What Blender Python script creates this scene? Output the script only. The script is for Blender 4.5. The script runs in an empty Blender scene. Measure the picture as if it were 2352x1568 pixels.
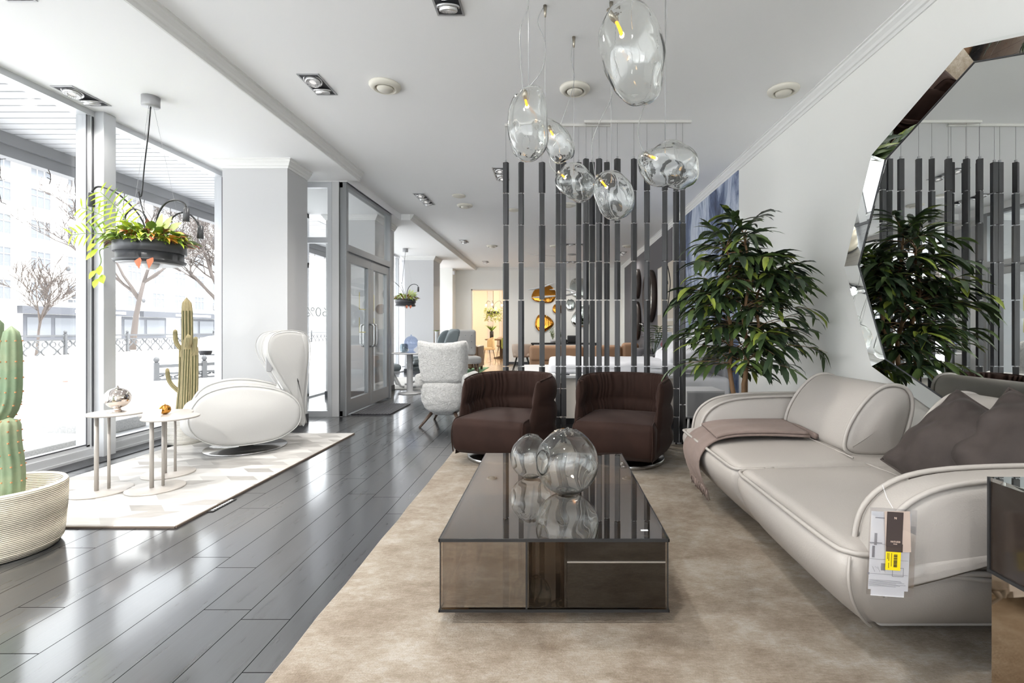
import bpy, bmesh, math, random
from math import sin, cos, pi, radians, sqrt, atan2
from mathutils import Vector, Matrix, noise
SC = bpy.context.scene
COL = SC.collection
F, CAMH = 1120.0, 1.1
V = Vector


def at(px, py, d):
    """world point seen at photo pixel (px, py) at distance d in front of the camera"""
    return V(((px - 1270) * d / F, d, CAMH - (py - 757) * d / F))


# ------------------------------------------------------------------ materials
def new_mat(name):
    m = bpy.data.materials.new(name)
    m.use_nodes = True
    nt = m.node_tree
    nt.nodes.clear()
    out = nt.nodes.new('ShaderNodeOutputMaterial')
    return m, nt, out


def N(nt, typ, **kw):
    n = nt.nodes.new('ShaderNode' + typ)
    for k, v in kw.items():
        if k.startswith('i_'):
            n.inputs[k[2:].replace('_', ' ')].default_value = v
        else:
            setattr(n, k, v)
    return n


def L(nt, a, b):
    nt.links.new(a, b)


def c4(c):
    return (c[0], c[1], c[2], 1.0)


def srgb(r, g, b):
    f = lambda u: (u / 255 / 12.92) if u <= 10 else ((u / 255 + .055) / 1.055) ** 2.4
    return (f(r), f(g), f(b))


def ramp(nt, fac, stops):
    r = N(nt, 'ValToRGB')
    e = r.color_ramp.elements
    while len(e) > 1:
        e.remove(e[0])
    e[0].position, e[0].color = stops[0][0], c4(stops[0][1])
    for p, c in stops[1:]:
        x = e.new(p)
        x.color = c4(c)
    L(nt, fac, r.inputs[0])
    return r.outputs[0]


def coords(nt, scale=(1, 1, 1), rot=(0, 0, 0), kind='Object'):
    t = N(nt, 'TexCoord')
    m = N(nt, 'Mapping')
    m.inputs['Scale'].default_value = scale
    m.inputs['Rotation'].default_value = rot
    L(nt, t.outputs[kind], m.inputs[0])
    return m.outputs[0]


def mat(name, col, rough=.5, metal=0., bump=0., bscale=60., var=0., vscale=4., sheen=0., spec=.5, coat=0.,
        emit=None, estr=0., stretch=(1, 1, 1), col2=None, sss=0.):
    """principled material with procedural colour variation and bump"""
    m, nt, out = new_mat(name)
    p = N(nt, 'BsdfPrincipled')
    p.inputs['Base Color'].default_value = c4(col)
    p.inputs['Roughness'].default_value = rough
    p.inputs['Metallic'].default_value = metal
    p.inputs['Specular IOR Level'].default_value = spec
    p.inputs['Coat Weight'].default_value = coat
    if sheen:
        p.inputs['Sheen Weight'].default_value = sheen
        p.inputs['Sheen Roughness'].default_value = .4
        p.inputs['Sheen Tint'].default_value = c4([min(1, x * 2 + .15) for x in col])
    if emit:
        p.inputs['Emission Color'].default_value = c4(emit)
        p.inputs['Emission Strength'].default_value = estr
    if var or col2:
        n = N(nt, 'TexNoise', i_Scale=vscale, i_Detail=5.)
        L(nt, coords(nt, stretch), n.inputs['Vector'])
        c2 = col2 or [x * (1 - var) for x in col]
        L(nt, ramp(nt, n.outputs['Fac'], [(.35, col), (.65, c2)]), p.inputs['Base Color'])
    if bump:
        n = N(nt, 'TexNoise', i_Scale=bscale, i_Detail=4.)
        L(nt, coords(nt, stretch), n.inputs['Vector'])
        b = N(nt, 'Bump', i_Strength=bump, i_Distance=.01)
        L(nt, n.outputs['Fac'], b.inputs['Height'])
        L(nt, b.outputs[0], p.inputs['Normal'])
    L(nt, p.outputs[0], out.inputs[0])
    return m


def thin_glass(name, tint=(.97, .98, .98), refl=.05, grazing=.8, rcol=(1, 1, 1), power=4.):
    """pane of glass: straight-through tinted transmission plus mirror reflection rising towards grazing"""
    m, nt, out = new_mat(name)
    lw = N(nt, 'LayerWeight')
    lw.inputs[0].default_value = .5
    pw = N(nt, 'Math', operation='POWER')
    L(nt, lw.outputs['Facing'], pw.inputs[0])
    pw.inputs[1].default_value = power
    mr = N(nt, 'MapRange')
    L(nt, pw.outputs[0], mr.inputs[0])
    mr.inputs[3].default_value = refl
    mr.inputs[4].default_value = grazing
    t = N(nt, 'BsdfTransparent')
    t.inputs[0].default_value = c4(tint)
    g = N(nt, 'BsdfGlossy')
    g.inputs[0].default_value = c4(rcol)
    g.inputs['Roughness'].default_value = 0.
    mx = N(nt, 'MixShader')
    L(nt, mr.outputs[0], mx.inputs[0])
    L(nt, t.outputs[0], mx.inputs[1])
    L(nt, g.outputs[0], mx.inputs[2])
    L(nt, mx.outputs[0], out.inputs[0])
    return m


def real_glass(name, col=(1, 1, 1), ior=1.45):
    m, nt, out = new_mat(name)
    g = N(nt, 'BsdfGlass')
    g.inputs['Color'].default_value = c4(col)
    g.inputs['Roughness'].default_value = 0.
    g.inputs['IOR'].default_value = ior
    L(nt, g.outputs[0], out.inputs[0])
    return m


def emit_mat(name, col, s):
    m, nt, out = new_mat(name)
    e = N(nt, 'Emission')
    e.inputs[0].default_value = c4(col)
    e.inputs[1].default_value = s
    L(nt, e.outputs[0], out.inputs[0])
    return m


# ------------------------------------------------------------------ mesh builder
def spline(pts, n=6, closed=True):
    pts = [tuple(p) for p in pts]
    k = len(pts)
    out = []
    for i in range(k if closed else k - 1):
        if closed:
            p0, p1, p2, p3 = pts[(i - 1) % k], pts[i], pts[(i + 1) % k], pts[(i + 2) % k]
        else:
            p0, p1, p2, p3 = pts[max(i - 1, 0)], pts[i], pts[i + 1], pts[min(i + 2, k - 1)]
        for j in range(n):
            t = j / n
            out.append(tuple(.5 * (2 * b + (c - a) * t + (2 * a - 5 * b + 4 * c - d) * t * t + (3 * b - a - 3 * c + d) * t ** 3)
                             for a, b, c, d in zip(p0, p1, p2, p3)))
    if not closed:
        out.append(pts[-1])
    return out


def rrect(w, h, r, n=5, cx=0, cy=0):
    o = []
    for q, (sx, sy) in enumerate(((1, 1), (-1, 1), (-1, -1), (1, -1))):
        for j in range(n + 1):
            a = q * pi / 2 + j / n * pi / 2
            o.append((cx + sx * (w / 2 - r) + r * cos(a), cy + sy * (h / 2 - r) + r * sin(a)))
    return o


def ell(rx, ry, n=32, cx=0, cy=0):
    return [(cx + rx * cos(2 * pi * i / n), cy + ry * sin(2 * pi * i / n)) for i in range(n)]


AX = {'x': lambda a, b, h: (h, a, b), 'y': lambda a, b, h: (a, h, b), 'z': lambda a, b, h: (a, b, h)}


class MB:
    def __init__(s):
        s.v, s.f, s.s, s.m = [], [], [], []
        s.mi = 0

    def add(s, vs, fs, smooth=False):
        o = len(s.v)
        s.v += [tuple(v) for v in vs]
        s.f += [tuple(i + o for i in f) for f in fs]
        s.s += [smooth] * len(fs)
        s.m += [s.mi] * len(fs)
        return s

    def xf(s, M, a=0):
        for i in range(a, len(s.v)):
            s.v[i] = tuple(M @ V(s.v[i]))
        return s

    def mark(s):
        return len(s.v)

    def box(s, x0, x1, y0, y1, z0, z1):
        return s.add([(x0, y0, z0), (x1, y0, z0), (x1, y1, z0), (x0, y1, z0), (x0, y0, z1), (x1, y0, z1), (x1, y1, z1), (x0, y1, z1)],
                     [(0, 3, 2, 1), (4, 5, 6, 7), (0, 1, 5, 4), (1, 2, 6, 5), (2, 3, 7, 6), (3, 0, 4, 7)])

    def cbox(s, c, sz):
        return s.box(c[0] - sz[0] / 2, c[0] + sz[0] / 2, c[1] - sz[1] / 2, c[1] + sz[1] / 2, c[2] - sz[2] / 2, c[2] + sz[2] / 2)

    def grid(s, nu, nv, fn, cu=False, cv=False, smooth=True):
        vs = [fn(i / (nu if cu else nu - 1), j / (nv if cv else nv - 1)) for i in range(nu) for j in range(nv)]
        fs = []
        for i in range(nu if cu else nu - 1):
            for j in range(nv if cv else nv - 1):
                i2, j2 = (i + 1) % nu, (j + 1) % nv
                fs.append((i * nv + j, i2 * nv + j, i2 * nv + j2, i * nv + j2))
        return s.add(vs, fs, smooth)

    def rings(s, rings, smooth=True, cap=True):
        """stack of closed rings (equal counts)"""
        n = len(rings[0])
        vs = [p for r in rings for p in r]
        fs = [(k * n + i, k * n + (i + 1) % n, (k + 1) * n + (i + 1) % n, (k + 1) * n + i) for k in range(len(rings) - 1) for i in range(n)]
        if cap:
            fs += [tuple(range(n - 1, -1, -1)), tuple((len(rings) - 1) * n + i for i in range(n))]
        return s.add(vs, fs, smooth)

    def tube(s, pts, r, n=8, closed=False, cap=True, smooth=True):
        P = [V(p) for p in pts]
        k = len(P)
        R = r if isinstance(r, (list, tuple)) else [r] * k
        T = []
        for i in range(k):
            a = P[(i - 1) % k] if (closed or i > 0) else P[i]
            b = P[(i + 1) % k] if (closed or i < k - 1) else P[i]
            d = b - a
            T.append(d.normalized() if d.length > 1e-9 else V((0, 0, 1)))
        u = T[0].orthogonal().normalized()
        rings = []
        for i in range(k):
            u = u - T[i] * u.dot(T[i])
            u = u.normalized() if u.length > 1e-6 else T[i].orthogonal().normalized()
            w = T[i].cross(u)
            rings.append([P[i] + (u * cos(2 * pi * j / n) + w * sin(2 * pi * j / n)) * R[i] for j in range(n)])
        if closed:
            rings.append(rings[0])
        return s.rings(rings, smooth, cap and not closed)

    def cyl(s, p0, p1, r0, r1=None, n=20, smooth=True):
        return s.tube([p0, p1], [r0, r0 if r1 is None else r1], n, smooth=smooth)

    def lathe(s, prof, n=32, c=(0, 0, 0), smooth=True):
        """revolve (r, z) profile about z; ends at r=0 close by a fan"""
        rings = [[(c[0] + max(r, 1e-5) * cos(2 * pi * j / n), c[1] + max(r, 1e-5) * sin(2 * pi * j / n), c[2] + z) for j in range(n)] for r, z in prof]
        return s.rings(rings, smooth, True)

    def prism(s, outline, h0, h1, axis='z', smooth=False):
        f = AX[axis]
        return s.rings([[f(a, b, h0) for a, b in outline], [f(a, b, h1) for a, b in outline]], smooth)

    def slab(s, outline, t, r, axis='z', c=(0, 0, 0), bulge=0., k=4, caps=4):
        """padded slab: closed outline with rounded edges and bulging faces"""
        f = AX[axis]
        n = len(outline)
        area = sum(outline[i][0] * outline[(i + 1) % n][1] - outline[(i + 1) % n][0] * outline[i][1] for i in range(n))
        if area < 0:
            outline = outline[::-1]
        nr = []
        for i in range(n):
            ax, ay = outline[i - 1]
            bx, by = outline[(i + 1) % n]
            l = math.hypot(bx - ax, by - ay) or 1
            nr.append(((by - ay) / l, -(bx - ax) / l))
        cx = sum(p[0] for p in outline) / n
        cy = sum(p[1] for p in outline) / n

        def ring(ins, h):
            return [(p[0] - q[0] * ins, p[1] - q[1] * ins, h) for p, q in zip(outline, nr)]
        half = []
        inner = ring(r, 0)
        for j in range(caps - 1, 0, -1):
            fr = 1 - j / caps
            half.append([(cx + (x - cx) * fr, cy + (y - cy) * fr, t / 2 + bulge * (1 - fr * fr)) for x, y, _ in inner])
        for j in range(k + 1):
            a = j / k * pi / 2
            half.append(ring(r * (1 - sin(a)), t / 2 - r + r * cos(a)))
        allr = [[(x, y, -h) for x, y, h in rg] for rg in half] + half[::-1]
        return s.rings([[V(f(x, y, h)) + V(c) for x, y, h in rg] for rg in allr], True)

    def rbox(s, sz, r, c=(0, 0, 0), k=4, m=7, fn=None):
        """rounded box; fn(p, (u, v, w)) may deform, u v w in -1..1"""
        h = [a / 2 for a in sz]

        def ax(i):
            rr = min(r, h[i] * .999)
            e = [h[i] - rr + rr * math.tan(j / k * pi / 4) for j in range(k + 1)]
            inn = [-(h[i] - rr) + 2 * (h[i] - rr) * j / m for j in range(1, m)]
            return [-x for x in e[::-1]] + inn + e
        X, Y, Z = ax(0), ax(1), ax(2)
        idx = {}
        vs = []
        fs = []

        def vid(p):
            key = (round(p[0], 6), round(p[1], 6), round(p[2], 6))
            if key not in idx:
                q = V([max(-(h[i] - r), min(h[i] - r, p[i])) if h[i] > r else 0 for i in range(3)])
                d = V(p) - q
                o = q + (d.normalized() * r if d.length > 1e-9 else d)
                if fn:
                    o = V(fn(o, [p[i] / h[i] for i in range(3)]))
                idx[key] = len(vs)
                vs.append(o + V(c))
            return idx[key]
        for (A, B, cst, mk) in ((X, Y, h[2], lambda a, b, q: (a, b, q)), (Y, Z, h[0], lambda a, b, q: (q, a, b)), (Z, X, h[1], lambda a, b, q: (b, q, a))):
            for sg in (1, -1):
                for i in range(len(A) - 1):
                    for j in range(len(B) - 1):
                        q = [vid(mk(A[i], B[j], cst * sg)), vid(mk(A[i + 1], B[j], cst * sg)), vid(mk(A[i + 1], B[j + 1], cst * sg)), vid(mk(A[i], B[j + 1], cst * sg))]
                        fs.append(tuple(q if sg > 0 else q[::-1]))
        return s.add(vs, fs, True)

    def leaf(s, base, d, up, ln, w, droop=.3, n=4, fold=.25, curl=0.):
        d = V(d).normalized()
        up = V(up)
        side = d.cross(up)
        side = side.normalized() if side.length > 1e-6 else d.orthogonal().normalized()
        nrm = side.cross(d)
        vs = []
        p = V(base)
        prof = [0.12, .75, 1., .72, .02] if n == 4 else [.1, .95, .55, .02]
        n = len(prof) - 1
        for i in range(n + 1):
            t = i / n
            ww = w * prof[i] / 2
            vs += [p - side * ww + nrm * ww * fold * 2, p, p + side * ww + nrm * ww * fold * 2]
            d = (d + V((0, 0, -1)) * droop / n + side * curl / n).normalized()
            nrm = side.cross(d)
            p = p + d * ln / n
        fs = []
        for i in range(n):
            a = i * 3
            fs += [(a, a + 1, a + 4, a + 3), (a + 1, a + 2, a + 5, a + 4)]
        return s.add(vs, fs, True)

    def build(s, name, mats, parent=None, loc=None, rot=None, bevel=0., sub=0, shade=None):
        me = bpy.data.meshes.new(name)
        me.from_pydata(s.v, [], s.f)
        bm = bmesh.new()
        bm.from_mesh(me)
        bmesh.ops.recalc_face_normals(bm, faces=bm.faces)
        bm.to_mesh(me)
        bm.free()
        for i, p in enumerate(me.polygons):
            p.use_smooth = s.s[i] if shade is None else shade
            p.material_index = s.m[i]
        for m in (mats if isinstance(mats, (list, tuple)) else [mats]):
            me.materials.append(m)
        o = bpy.data.objects.new(name, me)
        COL.objects.link(o)
        if parent:
            o.parent = parent
        if loc:
            o.location = loc
        if rot:
            o.rotation_euler = rot
        if bevel:
            b = o.modifiers.new('bevel', 'BEVEL')
            b.width = bevel
            b.segments = 2
            b.limit_method = 'ANGLE'
        if sub:
            b = o.modifiers.new('sub', 'SUBSURF')
            b.levels = b.render_levels = sub
        return o


def B(*boxes):
    m = MB()
    for b in boxes:
        m.box(*b)
    return m


def empty(name, loc=(0, 0, 0), rz=0.):
    o = bpy.data.objects.new(name, None)
    o.empty_display_size = .1
    COL.objects.link(o)
    o.location = loc
    o.rotation_euler = (0, 0, rz)
    return o


def tag(o, label=None, cat=None, group=None, kind=None):
    for k, v in (('label', label), ('category', cat), ('group', group), ('kind', kind)):
        if v:
            o[k] = v
    return o


def thing(name, label, cat, loc=(0, 0, 0), rz=0., group=None):
    return tag(empty(name, loc, rz), label, cat, group)


def kids(o):
    return [c for c in COL.objects if c.parent == o]


def copy_tree(o, loc=None, rz=None, label=None, parent=None):
    c = o.copy()
    COL.objects.link(c)
    if parent:
        c.parent = parent
    if loc is not None:
        c.location = loc
    if rz is not None:
        c.rotation_euler = (0, 0, rz)
    if label:
        c['label'] = label
    for ch in kids(o):
        copy_tree(ch, parent=c)
    return c


def text(name, body, size, m, parent, loc, rot, ext=.0004, align='CENTER'):
    cu = bpy.data.curves.new(name, 'FONT')
    cu.body = body
    cu.size = size
    cu.extrude = ext
    cu.align_x = align
    cu.align_y = 'CENTER'
    cu.materials.append(m)
    tmp = bpy.data.objects.new(name, cu)
    COL.objects.link(tmp)
    bpy.context.view_layer.update()
    me = bpy.data.meshes.new_from_object(tmp.evaluated_get(bpy.context.evaluated_depsgraph_get()))
    bpy.data.objects.remove(tmp)
    o = bpy.data.objects.new(name, me)
    COL.objects.link(o)
    o.parent = parent
    o.location = loc
    o.rotation_euler = rot
    return o


def struct(name, mb, m, parent=None, bevel=0.):
    o = mb.build(name, m, parent, bevel=bevel)
    if not parent:
        o['kind'] = 'structure'
    return o


def light(name, typ, loc, energy, col=(1, 1, 1), size=.05, rot=(0, 0, 0), angle=None):
    l = bpy.data.lights.new(name, typ)
    l.energy = energy
    l.color = col
    if typ == 'AREA':
        l.size = size
    elif typ == 'SUN':
        l.angle = size
    else:
        l.shadow_soft_size = size
    if typ == 'SPOT':
        l.spot_size = angle or radians(120)
        l.spot_blend = .9
    o = bpy.data.objects.new(name, l)
    COL.objects.link(o)
    o.location = loc
    o.rotation_euler = rot
    return o
# ------------------------------------------------------------------ shared materials
M = {}
M['wall'] = mat('wall_paint', srgb(244, 244, 240), .7, bump=.04, bscale=120)
M['white'] = mat('white_paint', srgb(204, 204, 205), .6)
M['ceil'] = mat('ceiling_paint', srgb(250, 250, 250), .75)
M['moulding'] = mat('moulding_white', srgb(236, 236, 234), .5)
M['frame'] = mat('window_aluminium', srgb(205, 207, 210), .35, metal=.3)
M['doorframe'] = mat('door_aluminium', srgb(150, 152, 154), .3, metal=.55)
M['rubber'] = mat('dark_gasket', srgb(70, 70, 74), .5)
M['steel'] = mat('steel', srgb(200, 200, 200), .22, metal=1.)
M['chrome'] = mat('chrome', srgb(225, 225, 225), .06, metal=1.)
M['black'] = mat('black_metal', srgb(28, 28, 29), .4)
M['charcoal'] = mat('charcoal_metal', srgb(72, 73, 76), .38, metal=.2)
M['pane'] = thin_glass('window_pane', (.965, .975, .975), .035, .7)
M['leatherW'] = mat('white_leather', srgb(194, 193, 191), .42, bump=.12, bscale=160)
M['taupe'] = mat('taupe_leather', srgb(172, 166, 160), .4, bump=.13, bscale=190, var=.05, vscale=2)
M['pipe'] = mat('taupe_piping', srgb(170, 164, 158), .45)
M['velvet'] = mat('brown_velvet', srgb(47, 30, 24), .8, bump=.1, bscale=300, sheen=.3, var=.25, vscale=5, spec=.2)
M['greyvelvet'] = mat('grey_velvet', srgb(66, 59, 56), .7, bump=.1, bscale=300, sheen=.18, var=.35, vscale=7, spec=.2)
M['slatA'] = mat('slat_charcoal', srgb(66, 66, 68), .5, bump=.25, bscale=40, stretch=(1, 1, .08), var=.3, vscale=30)
M['smoke'] = thin_glass('bronze_glass', (.83, .765, .69), .15, .9, (.97, .96, .95), 2.2)
M['mirror'] = mat('mirror_silver', (.86, .88, .86), .0, metal=1.)
M['cactus'] = mat('cactus_green', srgb(112, 134, 104), .6, bump=.2, bscale=40, var=.25, vscale=9, col2=srgb(140, 150, 118))
M['wood'] = mat('walnut_wood', srgb(112, 86, 62), .45, bump=.1, bscale=20, stretch=(1, 8, 1), var=.35, vscale=6)
M['tagp'] = mat('tag_white', srgb(240, 240, 242), .5)
M['ink'] = mat('print_black', srgb(30, 28, 28), .6)
M['soil'] = mat('soil', srgb(62, 48, 38), .95, bump=.5, bscale=60, var=.4, vscale=40)
M['bark'] = mat('bark', srgb(150, 116, 84), .8, bump=.4, bscale=30, var=.3, vscale=14)


def basket_mat(name, c1, c2, pitch):
    m, nt, out = new_mat(name)
    p = N(nt, 'BsdfPrincipled', i_Roughness=.8)
    w = N(nt, 'TexWave', wave_type='BANDS', bands_direction='Z', i_Scale=pitch, i_Distortion=.6, i_Detail=1.)
    L(nt, coords(nt), w.inputs['Vector'])
    n = N(nt, 'TexNoise', i_Scale=60., i_Detail=3.)
    L(nt, coords(nt, (1, 1, .2)), n.inputs['Vector'])
    mx = N(nt, 'Math', operation='MULTIPLY_ADD')
    L(nt, n.outputs['Fac'], mx.inputs[0])
    mx.inputs[1].default_value = .5
    L(nt, w.outputs['Fac'], mx.inputs[2])
    L(nt, ramp(nt, mx.outputs[0], [(.1, c2), (.55, c1)]), p.inputs['Base Color'])
    b = N(nt, 'Bump', i_Strength=.6, i_Distance=.006)
    L(nt, mx.outputs[0], b.inputs['Height'])
    L(nt, b.outputs[0], p.inputs['Normal'])
    L(nt, p.outputs[0], out.inputs[0])
    return m


def floor_mat(name, c_hi, c_lo, pw=.187, off=.065, length=1.35, rough=.36, line=(.01, .01, .01)):
    """planks running along y: row and seam masks from world x, y"""
    m, nt, out = new_mat(name)
    p = N(nt, 'BsdfPrincipled')
    p.inputs['Specular IOR Level'].default_value = .85
    p.inputs['Coat Weight'].default_value = .5
    p.inputs['Coat Roughness'].default_value = .12
    t = N(nt, 'TexCoord')
    sp = N(nt, 'SeparateXYZ')
    L(nt, t.outputs['Object'], sp.inputs[0])

    def mth(op, a, b=None):
        n = N(nt, 'Math', operation=op)
        for i, q in enumerate((a, b)):
            if q is None:
                continue
            if isinstance(q, (int, float)):
                n.inputs[i].default_value = q
            else:
                L(nt, q, n.inputs[i])
        return n.outputs[0]
    xr = mth('DIVIDE', mth('ADD', sp.outputs[0], off), pw)
    row = mth('FLOOR', xr)
    fx = mth('FRACT', xr)
    wn = N(nt, 'TexWhiteNoise', noise_dimensions='1D')
    L(nt, row, wn.inputs['W'])
    yr = mth('ADD', mth('DIVIDE', sp.outputs[1], length), mth('MULTIPLY', wn.outputs['Value'], 7.))
    fy = mth('FRACT', yr)
    pid = mth('ADD', mth('MULTIPLY', row, 13.7), mth('FLOOR', yr))
    w2 = N(nt, 'TexWhiteNoise', noise_dimensions='1D')
    L(nt, pid, w2.inputs['W'])
    seam = mth('MAXIMUM', mth('LESS_THAN', fx, .018), mth('LESS_THAN', fy, .0026))
    gr = N(nt, 'TexNoise', i_Scale=3.5, i_Detail=8., i_Roughness=.65, i_Distortion=.6)
    cb = N(nt, 'CombineXYZ')
    L(nt, mth('MULTIPLY', sp.outputs[0], 9.), cb.inputs[0])
    L(nt, mth('ADD', mth('MULTIPLY', sp.outputs[1], .9), mth('MULTIPLY', w2.outputs['Value'], 30.)), cb.inputs[1])
    L(nt, cb.outputs[0], gr.inputs['Vector'])
    g2 = mth('ADD', mth('MULTIPLY', gr.outputs['Fac'], .8), mth('MULTIPLY', w2.outputs['Value'], .2))
    base = ramp(nt, g2, [(.3, c_lo), (.7, c_hi)])
    mx = N(nt, 'Mix', data_type='RGBA')
    L(nt, seam, mx.inputs[0])
    L(nt, base, mx.inputs[6])
    mx.inputs[7].default_value = c4(line)
    L(nt, mx.outputs[2], p.inputs['Base Color'])
    inv = mth('SUBTRACT', 1., seam)
    L(nt, mth('MULTIPLY', inv, 1.), p.inputs['Specular IOR Level'])
    L(nt, mth('MULTIPLY', inv, 1.), p.inputs['Coat Weight'])
    rr = N(nt, 'MapRange')
    L(nt, gr.outputs['Fac'], rr.inputs[0])
    rr.inputs[3].default_value = rough - .07
    rr.inputs[4].default_value = rough + .1
    L(nt, rr.outputs[0], p.inputs['Roughness'])
    b = N(nt, 'Bump', i_Strength=.12, i_Distance=.004)
    L(nt, mth('SUBTRACT', gr.outputs['Fac'], mth('MULTIPLY', seam, 2.)), b.inputs['Height'])
    L(nt, b.outputs[0], p.inputs['Normal'])
    L(nt, p.outputs[0], out.inputs[0])
    return m


def rug_mat():
    m, nt, out = new_mat('viscose_rug')
    p = N(nt, 'BsdfPrincipled', i_Roughness=.75)
    p.inputs['Sheen Weight'].default_value = .2
    p.inputs['Sheen Tint'].default_value = c4(srgb(240, 234, 226))
    a = N(nt, 'TexNoise', i_Scale=2.4, i_Detail=9., i_Roughness=.7)
    L(nt, coords(nt, (1., 1.5, 1)), a.inputs['Vector'])
    b = N(nt, 'TexNoise', i_Scale=14., i_Detail=8., i_Roughness=.75)
    L(nt, coords(nt, (1., 1.6, 1)), b.inputs['Vector'])
    d = N(nt, 'TexNoise', i_Scale=70., i_Detail=6., i_Roughness=.75)
    L(nt, coords(nt, (.6, 2.2, 1)), d.inputs['Vector'])
    g0 = N(nt, 'Math', operation='MULTIPLY_ADD')
    L(nt, d.outputs['Fac'], g0.inputs[0])
    g0.inputs[1].default_value = .5
    L(nt, a.outputs['Fac'], g0.inputs[2])
    g1 = N(nt, 'Math', operation='SUBTRACT')
    L(nt, g0.outputs[0], g1.inputs[0])
    g1.inputs[1].default_value = .25
    g = N(nt, 'Math', operation='MULTIPLY_ADD')
    L(nt, b.outputs['Fac'], g.inputs[0])
    g.inputs[1].default_value = .55
    L(nt, g1.outputs[0], g.inputs[2])
    L(nt, ramp(nt, g.outputs[0], [(.50, srgb(88, 72, 55)), (.66, srgb(109, 95, 79)), (.80, srgb(129, 118, 104)), (.98, srgb(152, 145, 136))]), p.inputs['Base Color'])
    f = N(nt, 'TexNoise', i_Scale=150., i_Detail=3.)
    L(nt, coords(nt, (1, 1.6, 1)), f.inputs['Vector'])
    bp = N(nt, 'Bump', i_Strength=.5, i_Distance=.006)
    L(nt, f.outputs['Fac'], bp.inputs['Height'])
    L(nt, bp.outputs[0], p.inputs['Normal'])
    L(nt, p.outputs[0], out.inputs[0])
    return m


def patch_rug_mat():
    m, nt, out = new_mat('patchwork_hide')
    p = N(nt, 'BsdfPrincipled', i_Roughness=.8)
    br = N(nt, 'TexBrick', offset=.5)
    br.inputs['Scale'].default_value = 1.
    br.inputs['Color1'].default_value = c4((0, 0, 0))
    br.inputs['Color2'].default_value = c4((1, 1, 1))
    br.inputs['Mortar'].default_value = c4((.5, .5, .5))
    br.inputs['Mortar Size'].default_value = .0
    br.inputs['Brick Width'].default_value = .2
    br.inputs['Row Height'].default_value = .1
    sk = N(nt, 'VectorMath', operation='ADD')
    t = N(nt, 'TexCoord')
    sp = N(nt, 'SeparateXYZ')
    L(nt, t.outputs['Object'], sp.inputs[0])
    pp = N(nt, 'Math', operation='PINGPONG')
    L(nt, sp.outputs[1], pp.inputs[0])
    pp.inputs[1].default_value = .1
    cb = N(nt, 'CombineXYZ')
    L(nt, pp.outputs[0], cb.inputs[0])
    L(nt, t.outputs['Object'], sk.inputs[0])
    L(nt, cb.outputs[0], sk.inputs[1])
    L(nt, sk.outputs[0], br.inputs['Vector'])
    n = N(nt, 'TexNoise', i_Scale=18., i_Detail=3.)
    L(nt, coords(nt, (.5, 3, 1)), n.inputs['Vector'])
    ad = N(nt, 'Math', operation='MULTIPLY_ADD')
    L(nt, n.outputs['Fac'], ad.inputs[0])
    ad.inputs[1].default_value = .35
    L(nt, br.outputs['Color'], ad.inputs[2])
    L(nt, ramp(nt, ad.outputs[0], [(.1, srgb(142, 139, 135)), (1.2, srgb(200, 198, 195))]), p.inputs['Base Color'])
    bp = N(nt, 'Bump', i_Strength=.25, i_Distance=.004)
    L(nt, ad.outputs[0], bp.inputs['Height'])
    L(nt, bp.outputs[0], p.inputs['Normal'])
    L(nt, p.outputs[0], out.inputs[0])
    return m


M['floor'] = floor_mat('dark_oak_floor', srgb(54, 56, 60), srgb(33, 34, 37), rough=.28)
M['oak'] = floor_mat('light_oak_floor', srgb(205, 178, 145), srgb(178, 148, 115), rough=.4, line=srgb(120, 95, 70))
M['rug'] = rug_mat()
M['patch'] = patch_rug_mat()
M['basket'] = basket_mat('rope_basket', srgb(244, 234, 214), srgb(224, 210, 184), 34.)
M['basketW'] = basket_mat('white_rope_basket', srgb(238, 235, 228), srgb(205, 200, 190), 26.)
# ------------------------------------------------------------------ camera, light, colour
cam = bpy.data.cameras.new('camera')
cam.sensor_width = 36
cam.lens = F / 2352 * 36
cam.shift_x = -94 / 2352
cam.shift_y = -27 / 2352
cam.clip_end = 300
cam.clip_start = .02
co = bpy.data.objects.new('camera', cam)
COL.objects.link(co)
co.location = (0, 0, CAMH)
co.rotation_euler = (pi / 2, 0, 0)
SC.camera = co
w = bpy.data.worlds.new('overcast')
SC.world = w
w.use_nodes = True
bg = w.node_tree.nodes['Background']
bg.inputs[0].default_value = (.93, .96, 1., 1)
bg.inputs[1].default_value = 2.2
light('sun', 'SUN', (10, 0, 20), 6.5, (1, .98, .95), radians(12), (0, radians(20), radians(8)))
vs = SC.view_settings
vs.view_transform = 'Standard'
vs.look = 'None'
vs.exposure = 1.1
vs.gamma = 1
vs.use_curve_mapping = False
cy = SC.cycles
cy.use_denoising = True
cy.max_bounces = 12
cy.diffuse_bounces = 5
cy.glossy_bounces = 5
cy.transmission_bounces = 10
cy.transparent_max_bounces = 24
cy.caustics_reflective = False
cy.caustics_refractive = False
cy.sample_clamp_indirect = 6
cy.sample_clamp_direct = 0
cy.use_adaptive_sampling = True
cy.adaptive_threshold = .02
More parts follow.
